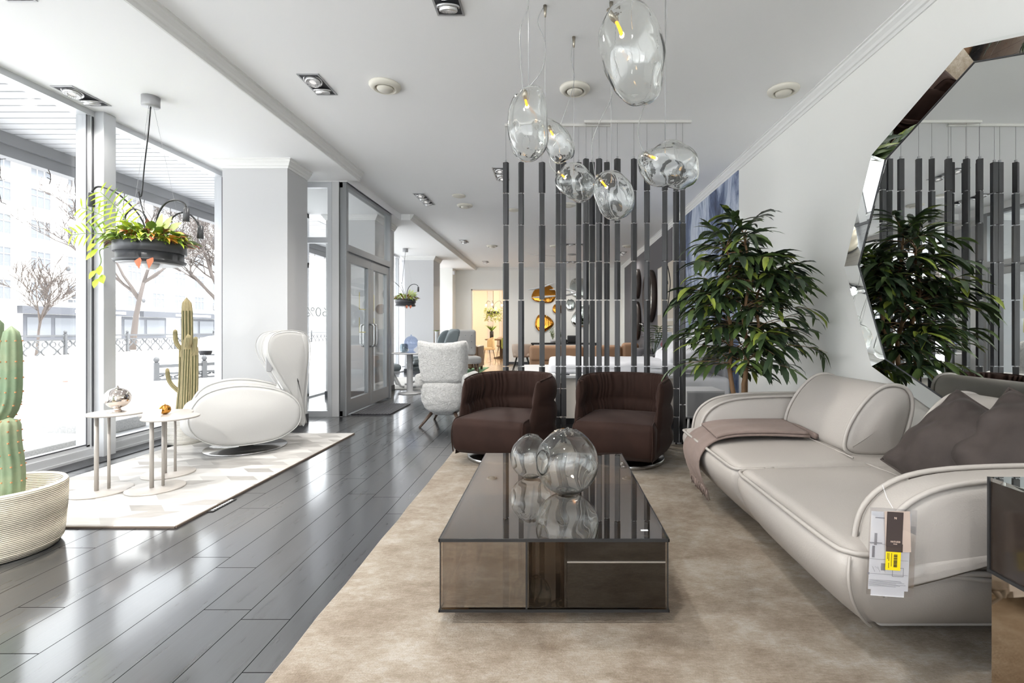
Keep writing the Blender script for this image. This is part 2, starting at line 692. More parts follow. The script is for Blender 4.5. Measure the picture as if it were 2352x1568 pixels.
# ------------------------------------------------------------------ setting: shell
ZS, ZM = 2.98, 3.08           # soffit and main ceiling
XR, XL, XB = 2.2, -4.0, -2.45
YB = 15.5
struct('floor', B((-4.05, 2.3, -4.1, 12.4, -.1, 0), (-4.05, -2.6, 12.4, YB + .1, -.1, 0), (-1.2, 2.3, 12.4, YB + .1, -.1, 0)), M['floor'])
struct('floor_oak', B((-2.6, -1.2, 12.4, YB + .2, -.1, .001), (-4.2, .5, YB + .2, 24, -.1, .001)), M['oak'])
c = MB().box(XB, 2.3, -4.1, YB + .1, ZM, ZM + .15)
c.box(-2.75, XB, 6.16, 8.36, ZM, ZM + .15)
c.box(XL - .05, XB, -4.1, 6.16, ZS, ZM + .15).box(XL - .05, XB, 8.36, YB + .1, ZS, ZM + .15)
c.box(XL - .05, -2.6, 6.16, 8.36, ZS - .01, ZM + .15)
struct('ceiling', c, M['ceil'])
struct('wall_right', B((XR, XR + .12, -4.1, YB + .1, 0, ZM)), M['wall'])
M['greywall'] = mat('grey_wall_paint', srgb(98, 96, 100), .7)
struct('wall_right_grey', B((XR - .012, XR, 8.96, 14.9, 0, ZM - .09)), M['greywall'])
struct('wall_back', B((-1.41, XR, YB, YB + .15, 0, ZM), (-2.6, -1.41, YB, YB + .15, 2.39, ZM), (-3.5, -2.6, YB, YB + .15, 0, ZM), (XL, -3.08, YB - .55, YB, 0, ZS)), M['wall'])
struct('wall_rear', B((XL, XR, -4.1, -4.0, 2.9, ZM), (XL, -3.7, -4.1, -4.0, 0, 2.9), (-.75, -.55, -4.1, -4.0, 0, 2.9), (2.0, XR, -4.1, -4.0, 0, 2.9)), M['wall'])


def cornice(name, pts, outs, z, s=1.):
    """stepped plaster cornice swept along a plan polyline; outs = outward plan normals at each point"""
    prof = [(0, 0), (0, -.095), (.012, -.095), (.018, -.075), (.03, -.07), (.036, -.05), (.05, -.035), (.056, -.03), (.056, -.012), (.07, -.008), (.07, 0)]
    m = MB()
    m.rings([[(p[0] + o[0] * a * s, p[1] + o[1] * a * s, z + b * s) for a, b in prof] for p, o in zip(pts, outs)], False, True)
    return struct(name, m, M['moulding'])


cornice('trim_1', [(XR, -4), (XR, YB), (XB, YB)], [(-1, 0), (-1, -1), (0, -1)], ZM)
cornice('trim_2', [(XB - .002, -4), (XB - .002, 6.16)], [(1, 0), (1, 0)], ZM, 1.04)
cornice('trim_3', [(XB - .002, 8.36), (XB - .002, YB)], [(1, 0), (1, 0)], ZM, 1.04)
struct('baseboard_back', B((-1.41, XR, YB - .02, YB, 0, .08), (-3.08, -2.6, YB - .02, YB, 0, .08)), M['charcoal'])
struct('baseboard_right', B((XR - .02, XR, -4, 8.9, 0, .08)), M['white'])


def column(n, x0, x1, y0, y1):
    o = struct('wall_column_%s' % n, B((x0, x1, y0, y1, 0, ZS)), M['white'])
    cornice('trim_column_%s' % n, [(x0, y1), (x0, y0), (x1, y0), (x1, y1)], [(-1, 0), (-1, -1), (1, -1), (1, 0)], ZS, 1.)
    struct('baseboard_column_%s' % n, B((x0 - .015, x1 + .015, y0 - .015, y1, 0, .1)), M['charcoal'])


column('near', -3.66, -2.94, 5.4, 5.84)
column('middle', -3.7, -2.9, 7.95, 8.9)
column('far', -3.8, -3.06, 12.5, 13.2)
# back room seen through the doorway
M['warmwall'] = mat('warm_wall_paint', srgb(238, 230, 218), .7)
struct('wall_dining', B((-4.3, -4.2, YB + .15, 24, 0, 3.1), (-4.2, .5, 24, 24.1, 0, 3.1), (.5, .6, YB + .15, 24, 0, 3.1), (-4.2, -2.9, YB + .15, YB + .2, 0, 3.1)), M['warmwall'])
struct('ceiling_dining', B((-4.3, .6, YB + .15, 24.1, 3.1, 3.2)), M['ceil'])
struct('trim_doorway', B((-2.6, -2.56, YB - .005, YB + .16, 0, 2.39), (-1.45, -1.41, YB - .005, YB + .16, 0, 2.39), (-2.6, -1.41, YB - .005, YB + .16, 2.35, 2.39)), M['warmwall'])
# ------------------------------------------------------------------ shop windows on the left
nwin = [0]


def window(y0, y1, x=XL, z1=ZS):
    nwin[0] += 1
    w = MB().box(x - .06, x + .05, y0, y1, .02, .085).box(x - .06, x + .03, y0, y1, .085, .115).box(x - .06, x + .05, y0, y1, z1 - .05, z1)
    for y in (y0, y1 - .05):
        w.box(x - .06, x + .03, y, y + .05, .1, z1 - .04)
    o = struct('window_%d' % nwin[0], w, M['frame'])
    B((x - .015, x - .005, y0 + .04, y1 - .04, .1, z1 - .04)).build('pane', M['pane'], o)
    B((x + .03, x + .036, y0 + .05, y0 + .056, .11, z1 - .05), (x + .03, x + .036, y1 - .056, y1 - .05, .11, z1 - .05), (x + .025, x + .031, y0 + .05, y1 - .05, .115, .125)).build('gasket', M['rubber'], o)


def rear_fill_window(x0, x1):  # unseen glazing, added to let light in from behind
    nwin[0] += 1
    w = MB()
    for x in (x0, (x0 + x1) / 2 - .03, x1 - .06):
        w.box(x, x + .06, -4.09, -4.01, 0, 2.9)
    w.box(x0, x1, -4.09, -4.01, 0, .08).box(x0, x1, -4.09, -4.01, 2.84, 2.9)
    o = struct('window_%d' % nwin[0], w, M['frame'])
    B((x0 + .06, x1 - .06, -4.056, -4.046, .08, 2.84)).build('pane', M['pane'], o)


rear_fill_window(-3.7, -.75)
rear_fill_window(-.55, 2.0)
for a, b in ((-4.0, -.96), (-.84, 1.66), (1.78, 4.2), (4.32, 5.9), (8.9, 12.6), (13.1, 15.0)):
    window(a, b)
tr = MB()
for y in (-.96, 1.66, 4.2):
    tr.box(XL - .08, XL + .13, y, y + .12, 0, ZS)
    tr.box(XL - .07, XL + .04, y - .02, y + .14, 0, ZS)
struct('trim_mullions', tr, M['frame'], bevel=.004)
struct('trim_mullion_gaskets', B(*[(XL + .04, XL + .048, y - .012, y - .002, .1, ZS) for y in (-.96, 1.66, 4.2)]), M['rubber'])
gm = MB()
for i in range(12):
    gm.box(XL + .07 + i * .017, XL + .08 + i * .017, -4, 5.38, .0, .008)
struct('trim_heating_grille', gm, M['charcoal'])
struct('wall_left_sill', B((XL - .1, XL + .06, -4, 15.4, -.02, .025)), M['frame'])
# ------------------------------------------------------------------ glazed entrance lobby
XD, Y0, Y1 = -2.66, 6.2, 7.86
lf = MB().box(-4, XD, Y0 - .03, Y0 + .03, 0, .07).box(-4, XD - .1, Y0 - .03, Y0 + .03, 2.2, 2.27).box(-4, XD, Y0 - .03, Y0 + .03, 2.9, ZS)
lf.box(-2.85, -2.79, Y0 - .035, Y0 + .035, 0, 2.97)
w7 = struct('window_9', lf, M['frame'])
B((-4, -2.85, Y0 - .006, Y0 + .006, .07, 2.2), (-4, -2.85, Y0 - .006, Y0 + .006, 2.27, 2.9)).build('pane', M['pane'], w7)
text('lettering', '-60%', .17, M['tagp'], w7, (-2.98, Y0 + .02, 1.32), (pi / 2, 0, pi), align='CENTER')
struct('trim_lobby_post', B((-2.79, -2.70, Y0 - .05, Y0 + .05, 0, 2.97)), M['white'], bevel=.004)
struct('trim_lobby_gasket', B((-2.795, -2.788, Y0 - .04, Y0 + .0, 0, 2.97), (-2.703, -2.696, Y0 - .045, Y0 + .02, 0, 2.97)), M['rubber'])
struct('wall_lobby_head', B((XD - .05, XD + .05, Y0 - .03, Y1 + .1, 2.97, ZM)), M['white'])
df = MB()
for y in (Y0 - .03, Y1 - .03):
    df.box(XD - .05, XD + .045, y, y + .07, 0, 2.97)
df.box(XD - .05, XD + .04, Y0, Y1, 2.92, 2.97).box(XD - .05, XD + .05, Y0, Y1, 2.1, 2.19)
D1 = struct('door_1', df, M['doorframe'], bevel=.004)
B((XD - .006, XD + .006, Y0 + .04, Y1 - .03, 2.19, 2.92)).build('transom_pane', M['pane'], D1)
ym = (Y0 + Y1) / 2 + .02
for k, (a, b) in enumerate(((Y0 + .05, ym - .005), (ym + .005, Y1 - .04))):
    lm = MB()
    x0, x1 = XD - .03, XD + .03
    lm.box(x0, x1, a, b, .02, .2).box(x0, x1, a, b, 1.97, 2.09).box(x0, x1, a, a + .1, .2, 1.97).box(x0, x1, b - .1, b, .2, 1.97)
    leaf = lm.build('door_leaf', M['doorframe'], D1, bevel=.004)
    B((XD - .006, XD + .006, a + .1, b - .1, .2, 1.97)).build('pane', M['pane'], leaf)
    yh = b - .05 if k == 0 else a + .05
    for sx in (1, -1):
        MB().tube([(XD + .03 * sx, yh, .86), (XD + .085 * sx, yh, .87), (XD + .095 * sx, yh, .9), (XD + .095 * sx, yh, 1.14), (XD + .085 * sx, yh, 1.17), (XD + .03 * sx, yh, 1.18)], .014, 10).build('pull_handle', M['steel'], leaf)
M['yellow'] = mat('yellow_vinyl', srgb(222, 208, 120), .5)
for ya, yb, za, zb in ((6.72, 7.28, 1.38, 1.62), (6.72, 7.28, 1.06, 1.27)):
    ym2 = MB()
    q = .012
    for y0_, y1_, z0_, z1_ in ((ya, ya + q, za, zb), (yb - q, yb, za, zb), (ya, yb, za, za + q)):
        ym2.box(XD - .012, XD - .008, y0_, y1_, z0_, z1_)
    o = ym2.build('sticker_frame', M['yellow'], D1)
# outer lobby glazing to the street
of = MB().box(-4.05, -3.95, 5.93, 7.9, 0, .07).box(-4.05, -3.95, 5.93, 7.9, 2.1, 2.18).box(-4.05, -3.95, 5.93, 7.9, 2.9, ZS)
for y in (5.93, 6.5, 7.2, 7.83):
    of.box(-4.05, -3.95, y, y + .07, 0, ZS)
w8 = struct('window_10', of, M['frame'])
B((-4.005, -3.995, 5.96, 7.86, .07, 2.1), (-4.005, -3.995, 5.96, 7.86, 2.18, 2.9)).build('pane', M['pane'], w8)
# door mat
rm = MB()
rm.box(-2.6, -2.1, 6.28, 7.2, .0, .006)
for i in range(13):
    rm.box(-2.6 + i * .0395, -2.6 + i * .0395 + .026, 6.28, 7.2, .006, .016)
for j in range(24):
    rm.box(-2.6, -2.1, 6.28 + j * .0392, 6.28 + j * .0392 + .018, .006, .014)
tag(rm.build('door_mat', M['rubber']), 'dark ribbed rubber mat on the floor at the glass entrance doors', 'mat')


# ------------------------------------------------------------------ ceiling fittings
M['lampin'] = mat('lamp_reflector', srgb(225, 225, 225), .25, metal=.6)
M['lens'] = emit_mat('lamp_lens', (1, .98, .95), .45)
M['recess'] = mat('recess_dark', srgb(58, 58, 62), .6)
M['grey'] = mat('lamp_grey', srgb(172, 172, 174), .4, metal=.2)


def downlight(x, y, z, n, label, along='y', power=16., tilt=20, w=.17, pitch=.155):
    t = thing('recessed_downlight', label, 'ceiling light', (x, y, z), 0 if along == 'y' else pi / 2, 'recessed spotlights in the ceiling')
    ln = pitch * n + .03
    fr = MB()
    e = .012
    fr.box(-w / 2, w / 2, -ln / 2, -ln / 2 + e, -.006, 0).box(-w / 2, w / 2, ln / 2 - e, ln / 2, -.006, 0)
    fr.box(-w / 2, -w / 2 + e, -ln / 2 + e, ln / 2 - e, -.006, 0).box(w / 2 - e, w / 2, -ln / 2 + e, ln / 2 - e, -.006, 0)
    fr.build('frame', M['grey'], t)
    B((-w / 2 + e, w / 2 - e, -ln / 2 + e, ln / 2 - e, -.003, 0)).build('housing', M['recess'], t)
    for i in range(n):
        yy = (i - (n - 1) / 2) * pitch
        m = MB()
        m.lathe([(.07, -.003), (.07, -.012), (.063, -.014), (.06, -.008)], 28)
        m.lathe([(.054, .0), (.056, -.03), (.047, -.036), (.044, -.026), (.02, -.014), (0, -.014)], 28)
        for j in range(20):
            a = j * 2 * pi / 20
            b0 = m.mark()
            m.box(.028, .046, -.002, .002, -.034, -.016)
            m.xf(Matrix.Rotation(a, 4, 'Z'), b0)
        Mx = Matrix.Translation((0, yy, 0)) @ Matrix.Rotation(radians(tilt * (1 if i % 2 else -.6)), 4, 'X')
        m.xf(Mx)
        lp = m.build('lamp', M['lampin'], t)
        MB().lathe([(0, -.020), (.026, -.022), (.026, -.018), (0, -.018)], 20).xf(Mx).build('lens', M['lens'], lp)
    if power:
        light('downlight_fill', 'SPOT', (x, y, z - .05), power * n * (2.2 if y < 7 else .8) * (.4 if x < -2.5 else 1.), (1, .96, .9), .05, angle=radians(150))
    return t


downlight(-3.79, 3.925, ZS, 2, 'double recessed spotlight in the lowered ceiling beside the window, nearer the hanging planter')
downlight(-3.03, 2.62, ZS, 2, 'double recessed spotlight cut off at the top left corner of the view', power=50.)
downlight(-.64, 2.9, ZM, 2, 'double recessed spotlight at the top of the view, left of the glass pendants')
downlight(-1.9, 3.94, ZM, 2, 'double recessed spotlight left of the nearest round ceiling vent')
downlight(-.66, 6.2, ZM, 3, 'triple recessed spotlight behind the leftmost post of the slat screen')
downlight(-1.95, 7.4, ZM, 4, 'long recessed spotlight row in the ceiling in front of the entrance doors')
downlight(-1.99, 10.9, ZM, 2, 'small far recessed spotlight right of the second ceiling step')
downlight(-1.96, 14.2, ZM, 2, 'farthest small recessed spotlight near the back wall above the doorway')
downlight(.5, 11.3, ZM, 4, 'far row of spotlights across the ceiling seen through the slat screen', 'x')
downlight(.52, 14.2, ZM, 4, 'farthest row of spotlights across the ceiling just before the back wall mirrors', 'x')
downlight(1.8, 12.6, ZM, 3, 'recessed spotlight beside the dark grey wall seen between the slats')
downlight(-3.55, 13.9, ZS, 3, 'row of spotlights in the lowered ceiling beyond the far column', 'x')
for yy in (.6, -1.8):  # extra fill spots out of view, added without any fittings
    light('downlight_fill', 'SPOT', (-.4, yy, ZM - .05), 90, (1, .97, .93), .08, angle=radians(150))
    light('downlight_fill', 'SPOT', (-3.0, yy, ZS - .05), 200 if yy > 0 else 110, (1, .97, .93), .08, angle=radians(150))
M['vent'] = mat('vent_cream', srgb(226, 222, 210), .45)


def vent(x, y, z, label, r=.125, flat=False):
    t = thing('ceiling_vent', label, 'vent', (x, y, z), 0, 'round air valves in the ceiling')
    if flat:
        MB().lathe([(0, 0), (r, 0), (r, -.012), (r * .9, -.016), (0, -.018)], 32).build('disc', M['vent'], t)
        return
    MB().lathe([(r * .62, -.006), (r * .62, -.03), (r * .7, -.036), (r * .95, -.02), (r, -.01), (r, 0), (r * .62, 0)], 40).build('rim', M['vent'], t)
    MB().lathe([(0, -.012), (r * .48, -.012), (r * .52, -.028), (r * .47, -.04), (0, -.044)], 36).build('centre_disc', M['vent'], t)
    MB().lathe([(0, -.001), (r * .63, -.001), (r * .63, -.005), (0, -.005)], 28).build('duct', M['grey'], t)


vent(-1.36, 3.95, ZM, 'round cream air vent in the ceiling above the glass entrance doors, nearest on the left')
vent(.18, 4.0, ZM, 'round cream air vent in the ceiling between the hanging glass pendants')
vent(1.9, 4.02, ZM, 'round cream air vent in the ceiling nearest the right wall')
vent(-1.4, 7.75, ZM, 'round air vent farther down the ceiling beside the long spotlight row')
vent(-1.39, 7.2, ZM, 'flat cream disc in the ceiling just in front of a round air vent', .1, True)
vent(-1.44, 11.5, ZM, 'small far round air vent left of the slat screen')
vent(.24, 7.7, ZM, 'round air vent seen behind the lower glass pendants')
vent(-.65, 8.05, ZM, 'flat ceiling disc seen between the two leftmost posts of the screen', .1, True)
vent(.05, 11.5, ZM, 'far round air vent seen between slats left of the far spotlight row')
vent(1.76, 11.5, ZM, 'far round air vent beside the dark grey wall')
# ------------------------------------------------------------------ outside: canopy, street, buildings
M['street'] = mat('pale_asphalt', srgb(242, 242, 240), .9, var=.06, vscale=.6)
M['road'] = mat('road_asphalt', srgb(196, 196, 197), .9, var=.06, vscale=.6)
M['facade'] = mat('pale_render', srgb(246, 245, 242), .9, var=.04, vscale=.3)
M['facadeln'] = mat('facade_cornice', srgb(214, 208, 200), .9)
M['fwin'] = mat('facade_glass', srgb(108, 111, 116), .4)
M['fframe'] = mat('facade_frame', srgb(215, 215, 212), .7)
M['shop'] = mat('shop_dark', srgb(80, 82, 88), .6)
M['iron'] = mat('weathered_iron', srgb(84, 85, 87), .7)
M['twig'] = mat('bare_bark', srgb(92, 84, 80), .9)
M['soffitw'] = mat('canopy_white', srgb(214, 214, 216), .6)
struct('ground_street', B((-80, XL - .1, -60, 160, -.25, -.12), (-19.6, XL - .1, -60, 160, -.12, -.02)), M['road'])
struct('ground_forecourt', B((XL - .1, 30, -60, -4.1, -.25, -.12)), M['street'])  # unseen ground, added pale to bounce light indoors
struct('ground_kerb', B((-19.4, -19.1, -60, 160, -.02, .12), (-22, -19.4, -60, 160, -.02, .05)), M['facadeln'])
cp = MB()
y = -3.0
while y < 14:
    cp.box(-5.2, XL - .06, y, y + .102, ZS - .01, ZS + .02)
    y += .12
cp.box(-5.2, XL - .06, -3, 14, ZS + .012, ZS + .03)
struct('ceiling_canopy', cp, M['soffitw'])
struct('trim_canopy_joints', B((-5.19, XL - .06, -3, 14, ZS + .004, ZS + .011)), M['iron'])
struct('trim_canopy_fascia', B((-5.32, -5.2, -3, 14, 2.75, ZS + .1), (-5.2, -5.17, -3, 14, 2.86, ZS)), mat('fascia_grey', srgb(150, 150, 152), .6))
st = [thing('icicle_lights', 'string of bare icicle lights hanging from the canopy edge outside the window', 'string lights', (-5.2, 5, 2.75))]
random.seed(5)
m = MB()
for k in range(26):
    y = 4.0 + k * .32 + random.uniform(-.08, .08)
    ln = random.choice((.2, .35, .55, .75)) * random.uniform(.8, 1.1)
    p = [V((0, y - 5, 0))]
    for j in range(int(ln / .05)):
        p.append(p[-1] + V((random.uniform(-.01, .01), random.uniform(-.015, .015), -.05)))
    m.tube(p, .004, 4)
    for q in p[1:]:
        if random.random() < .55:
            a = random.uniform(0, 6.28)
            m.tube([q, q + V((.03 * cos(a), .045 * sin(a), random.uniform(-.03, .02)))], .004, 4)
m.build('strands', M['twig'], st[0])


def building():
    X = -50.
    t = thing('apartment_building', 'pale multi-storey apartment building across the street', 'building', (X, 60, 0))
    B((-6, 0, -40, 75, -.2, 28)).build('wall', M['facade'], t)
    cm = MB()
    for z in (3.5, 6.2, 16.6):
        cm.box(-.1, .18, -40, 75, z, z + .16)
    cm.build('cornice', M['facadeln'], t)
    wm = MB()
    wm.box(0, .1, -1.0, 1.0, -.95, -.83).box(0, .06, -1.0, -.9, -.9, .95).box(0, .06, .9, 1., -.9, .95).box(0, .06, -1., 1., .9, 1.)
    wm.box(0, .05, -.37, -.3, -.9, .95).box(0, .05, .3, .37, -.9, .95).box(0, .05, -.95, .95, .28, .35)
    pm = B((-.02, .015, -.95, .95, -.85, .95))
    proto = None
    for r in range(6):
        for c in range(16):
            p = (.02, -16 + c * 3.55, 4.75 + r * 3.0 if r else 4.75)
            if proto is None:
                proto = wm.build('window', M['fframe'], t, loc=p)
                pm.build('glass', M['fwin'], proto)
            else:
                copy_tree(proto, loc=p, parent=t)
    for k, (y0, y1) in enumerate(((-14, -8.6), (-7.5, -5.2), (-3.5, 3), (5.5, 12), (15, 20), (24, 30))):
        f = B((-.1, .05, y0, y1, 0, 2.6)).build('shopfront', M['shop'], t)
        B((.02, .08, y0 + .3, (y0 + y1) / 2 - .2, .4, 2.3), (.02, .08, (y0 + y1) / 2 + .2, y1 - .3, .4, 2.3)).build('shop_window', M['fwin'], f)
    for y0, y1 in ((-14.5, -2), (-1, 12), (14, 26)):
        s = B((0, .5, y0, y1, 2.65, 3.35)).build('sign_board', M['shop'], t)
        B((.5, .54, y0 + 5, y1 - 1.5, 2.85, 3.15)).build('sign_lettering_band', M['tagp'], s)
    for y, z in ((-9.9, 4.2), (-1.3, 4.3), (.8, 10.3), (11.8, 4.1), (17, 4.2), (-10.5, 7.0)):
        a = B((.0, .4, y, y + .9, z, z + .65)).build('air_conditioner', M['facadeln'], t)
        MB().lathe([(0, 0), (.26, 0), (.26, .03), (0, .03)], 16).xf(Matrix.Translation((.4, y + .38, z + .33)) @ Matrix.Rotation(pi / 2, 4, 'Y')).build('fan_grille', M['iron'], a)
    return t


building()


def tree(x, y, h, seed, label, spread=.55, r0=.16, twigs=5):
    random.seed(seed)
    t = thing('bare_tree', label, 'tree', (x, y, -.1), 0, 'leafless street trees')
    m = MB()
    tr = MB()

    def grow(mb, p, d, ln, r, lv):
        pts = [p]
        for k in range(4):
            d = (d + V((random.gauss(0, .13 if lv else .04), random.gauss(0, .13 if lv else .04), random.gauss(.05, .08)))).normalized()
            pts.append(pts[-1] + d * ln / 4)
        mb.tube(pts, [max(.013, r * (1 - .12 * k)) for k in range(5)], 6 if lv < 2 else 4 if lv < 3 else 3)
        if lv >= twigs:
            return
        for k in range(random.choice((3, 4, 4)) if lv else 5):
            q = pts[random.choice((2, 3, 4))] if lv else pts[random.choice((3, 4))]
            a = random.uniform(0, 2 * pi)
            nd = (d * random.uniform(.55, 1.) + V((cos(a), sin(a), random.uniform(-.15, .5))) * spread * random.uniform(.7, 1.3)).normalized()
            grow(m, q, nd, ln * random.uniform(.62, .82), r * random.uniform(.48, .62), lv + 1)
    grow(tr, V((0, 0, 0)), V((0, .05, 1)), h * .34, r0, 0)
    tr.build('trunk', M['twig'], t)
    m.build('branches', M['twig'], t)


tree(-22, 25.5, 11, 3, 'bare tree behind the window mullion and hanging planter', twigs=5)
tree(-22, 32.5, 11, 11, 'large bare tree seen between the hanging planter and the white column', .6, .24)
tree(-21, 19.8, 4.5, 21, 'small young bare tree at the left behind the iron fence', .5, .06, 4)
tree(-25, 42, 12, 8, 'bare tree farther off behind the tall cactus', .6, .24)


def fence(name, p0, p1, h, label, step, scroll):
    p0, p1 = V(p0), V(p1)
    d = p1 - p0
    ln = d.length
    t = thing(name, label, 'fence', p0, atan2(d.y, d.x))
    n = max(1, round(ln / step))
    for i in range(n + 1):
        m = MB().cbox((ln * i / n, 0, h * .5), (.09, .09, h))
        m.lathe([(.03, 0), (.06, .05), (.05, .1), (0, .14)], 8, (ln * i / n, 0, h))
        m.build('post', M['iron'], t)
    for i in range(n):
        m = MB()
        a, b = ln * i / n, ln * (i + 1) / n
        m.box(a, b, -.025, .025, h - .12, h - .05).box(a, b, -.025, .025, .06, .12).box(a, b, -.02, .02, h - .28, h - .23)
        k = max(3, int((b - a) / scroll))
        for j in range(k):
            xc = a + (b - a) * (j + .5) / k
            r = scroll * .42
            hh = h - .38
            pts = [(xc + r * sin(q / 10 * 2 * pi) * (1 if j % 2 else -1), 0, .12 + hh * q / 10) for q in range(11)]
            m.tube(pts, .012 + scroll * .05, 4)
            m.tube([(xc + r * .8 * cos(q), 0, h - .42 + r * .8 * sin(q)) for q in [z * pi / 5 for z in range(10)]], .009 + scroll * .04, 4, closed=True)
        m.build('panel', M['iron'], t)


fence('iron_fence', (-19.2, 8, 0), (-19.2, 50, 0), .95, 'ornamental iron fence along the far side of the street', 2.8, .3)
fence('iron_railing', (-8.7, 10.7, -.1), (-7.6, 12.1, -.1), .48, 'low scrollwork iron railing on the pavement behind the tall cactus', .9, .14)
M['redband'] = mat('red_band', srgb(214, 130, 120), .6)
for p, lb in ((at(150, 903, 8.4), 'white bollard with a red band on the pavement, left of the window mullion'), (at(257, 893, 8.9), 'white bollard with a red band on the pavement, right of the window mullion')):
    t = thing('bollard', lb, 'bollard', (p.x, p.y, -.02), 0, 'pavement bollards')
    MB().lathe([(.035, 0), (.035, .27), (.03, .3), (0, .305)], 16).build('post', M['facadeln'], t)
    MB().lathe([(.036, .22), (.036, .255)], 16).build('band', M['redband'], t)
M['granite'] = mat('speckled_granite', srgb(200, 198, 196), .7, var=.25, vscale=60)
for q, lb in (((-5.3, -4.75, 5.05, 5.7, -.02, .11), 'grey granite step block outside beside the tall cactus pot'),
              ((-5.1, -4.5, 4.0, 4.9, -.02, .06), 'low granite kerb block outside the mullion foot'),
              ((-5.0, -4.4, 2.6, 3.9, -.02, .05), 'low granite slab outside the left shop window')):
    tag(B(q).build('granite_block', M['granite'], bevel=.01), lb, 'stone block', 'granite blocks outside')
M['car'] = mat('car_paint', srgb(226, 226, 228), .3)
t = thing('car', 'pale car on the street beside the white column', 'car', (-14.8, 23.2, -.1), radians(90))
bo = MB()
bo.slab([(-2.1, .35), (-2.05, .75), (-1.2, .92), (1.4, .95), (2.0, .85), (2.1, .4), (1.9, .28), (-1.9, .28)], 1.7, .15, 'y')
bo.slab([(-1.0, .85), (-.4, 1.38), (.9, 1.42), (1.7, .9)], 1.45, .15, 'y')
bo.build('body', M['car'], t)
B((-.7, 1.1, -.74, .74, .98, 1.28)).build('side_windows', M['fwin'], t)
for x in (-1.3, 1.3):
    for yy in (-.8, .8):
        MB().cyl((x, yy - .1, .32), (x, yy + .1, .32), .32).build('wheel', M['rubber'], t)
# ------------------------------------------------------------------ big rug
rg = MB()
rg.rbox((3.0, 4.62, .018), .009, (0, 0, .009), k=2, m=20, fn=lambda p, q: (p.x + .004 * sin(p.y * 17) * (abs(q[0]) > .9), p.y + .004 * sin(p.x * 23), p.z))
tag(rg.build('area_rug', M['rug'], loc=(.61, 2.31, 0)), 'large beige shimmering viscose rug under the coffee table and sofa', 'rug')

# ------------------------------------------------------------------ sofa
S = thing('sofa', 'large taupe leather sofa along the right wall under the mirror', 'sofa', (0, 0, 0))


def tuck(y_end=None):
    """front (and end) of the base pulled in towards the floor, crown on the seat"""
    def fn(p, q):
        x, y, z = p
        lo = max(0., -q[2] * .5 + .32)
        x += (.30 * lo ** 1.5) * max(0., -q[0]) ** .7
        x -= .035 * (1 - q[2] ** 2) * (q[0] < 0) * (1 - q[1] ** 4)
        if y_end:
            e = q[1] * y_end
            if e > 0:
                y -= y_end * .30 * lo ** 1.5 * e ** 2
                y += y_end * .02 * (1 - q[2] ** 2) * e
        if q[2] > 0:
            z += .045 * (1 - q[0] ** 2) * (1 - q[1] ** 4) * q[2]
        # crease of the seam between modules
        return (x, y, z)
    return fn


def base(name, y0, y1, y_end):
    m = MB()
    m.rbox((1.25, y1 - y0 - .006, .37), .055, (.905 + .625, (y0 + y1) / 2, .235), k=5, m=12, fn=tuck(y_end))
    return m.build(name, M['taupe'], S)


SY0, SYM, SY1 = 1.50, 2.42, 3.42
base('seat_module', SY0, SYM, -1)
base('seat_module', SYM, SY1, 1)


def seat_edge(y0, y1):
    return [(.912 - .0 * y, y, .408) for y in [y0 + (y1 - y0) * i / 10 for i in range(11)]]


m = MB()
m.tube(spline([(2.0, SY0 - .004, .405), (1.3, SY0 - .004, .405), (1.0, SY0 + .004, .405), (.925, SY0 + .03, .405), (.903, SY0 + .09, .405), (.896, 1.8, .407), (.898, 2.2, .407), (.906, SYM - .06, .404), (.95, SYM - .012, .405), (1.05, SYM - .006, .41)], 5, False), .0085, 8)
m.build('piping', M['pipe'], S)
m = MB()
m.tube(spline([(1.1, SYM + .006, .41), (.95, SYM + .012, .405), (.906, SYM + .06, .404), (.898, 2.7, .407), (.896, 3.1, .407), (.903, SY1 - .09, .405), (.925, SY1 - .03, .405), (1.1, SY1, .405)], 5, False), .0085, 8)
m.build('piping', M['pipe'], S)
m = MB()
pts = []
for z in (.40, .35, .3, .24, .18, .13, .09, .07):
    q = (z - .235) / .185
    lo = max(0., -q * .5 + .32)
    o = .30 * lo ** 1.5
    pts.append((.922 + o * .93 - .022 * (1 - q * q), SY0 + .012 + o * .93 - .022 * (1 - q * q), z))
m.tube(spline(pts, 4, False), .005, 6)
m.build('seam', M['pipe'], S)
MB().tube(spline([(.99, SY0 - .006, .40), (1.15, SY0 - .02, .365), (1.4, SY0 - .026, .335), (1.75, SY0 - .024, .318), (2.1, SY0 - .012, .315)], 6, False), .0085, 8).build('piping', M['pipe'], S)
# seam across the seats, behind which the backrests stand
MB().tube(spline([(1.52, SY0 + .2, .462), (1.5, 1.95, .468), (1.52, SYM - .05, .452)], 6, False), .004, 6).build('seam', M['pipe'], S)
MB().tube(spline([(1.52, SYM + .05, .452), (1.5, 2.9, .468), (1.52, SY1 - .2, .462)], 6, False), .004, 6).build('seam', M['pipe'], S)
# arms: padded loaves, outline in x-z, thick along y
armo = spline([(.985, .30), (.985, .42), (1.015, .525), (1.10, .60), (1.24, .64), (1.5, .655), (1.85, .655), (2.08, .64), (2.13, .50), (2.12, .37), (1.98, .335), (1.6, .345), (1.25, .37), (1.05, .35)], 4)


def arm(y, th, sgn):
    a = MB().slab(armo, th, .05, 'y', (0, y, 0), bulge=.03, k=5).build('armrest', M['taupe'], S)
    n = len(armo)
    for sg in (-1, 1):
        MB().tube([(p[0] + (.006 if p[0] > 1.5 else -.0), y + sg * (th / 2 - .012), p[1]) for p in armo if p[1] > .29], .009, 8).build('piping', M['pipe'], a)


arm(1.528, .155, -1)
arm(3.345, .20, 1)
B((1.15, 2.1, 1.5, 1.75, .34, .42)).build('arm_support', M['taupe'], S, bevel=.03)
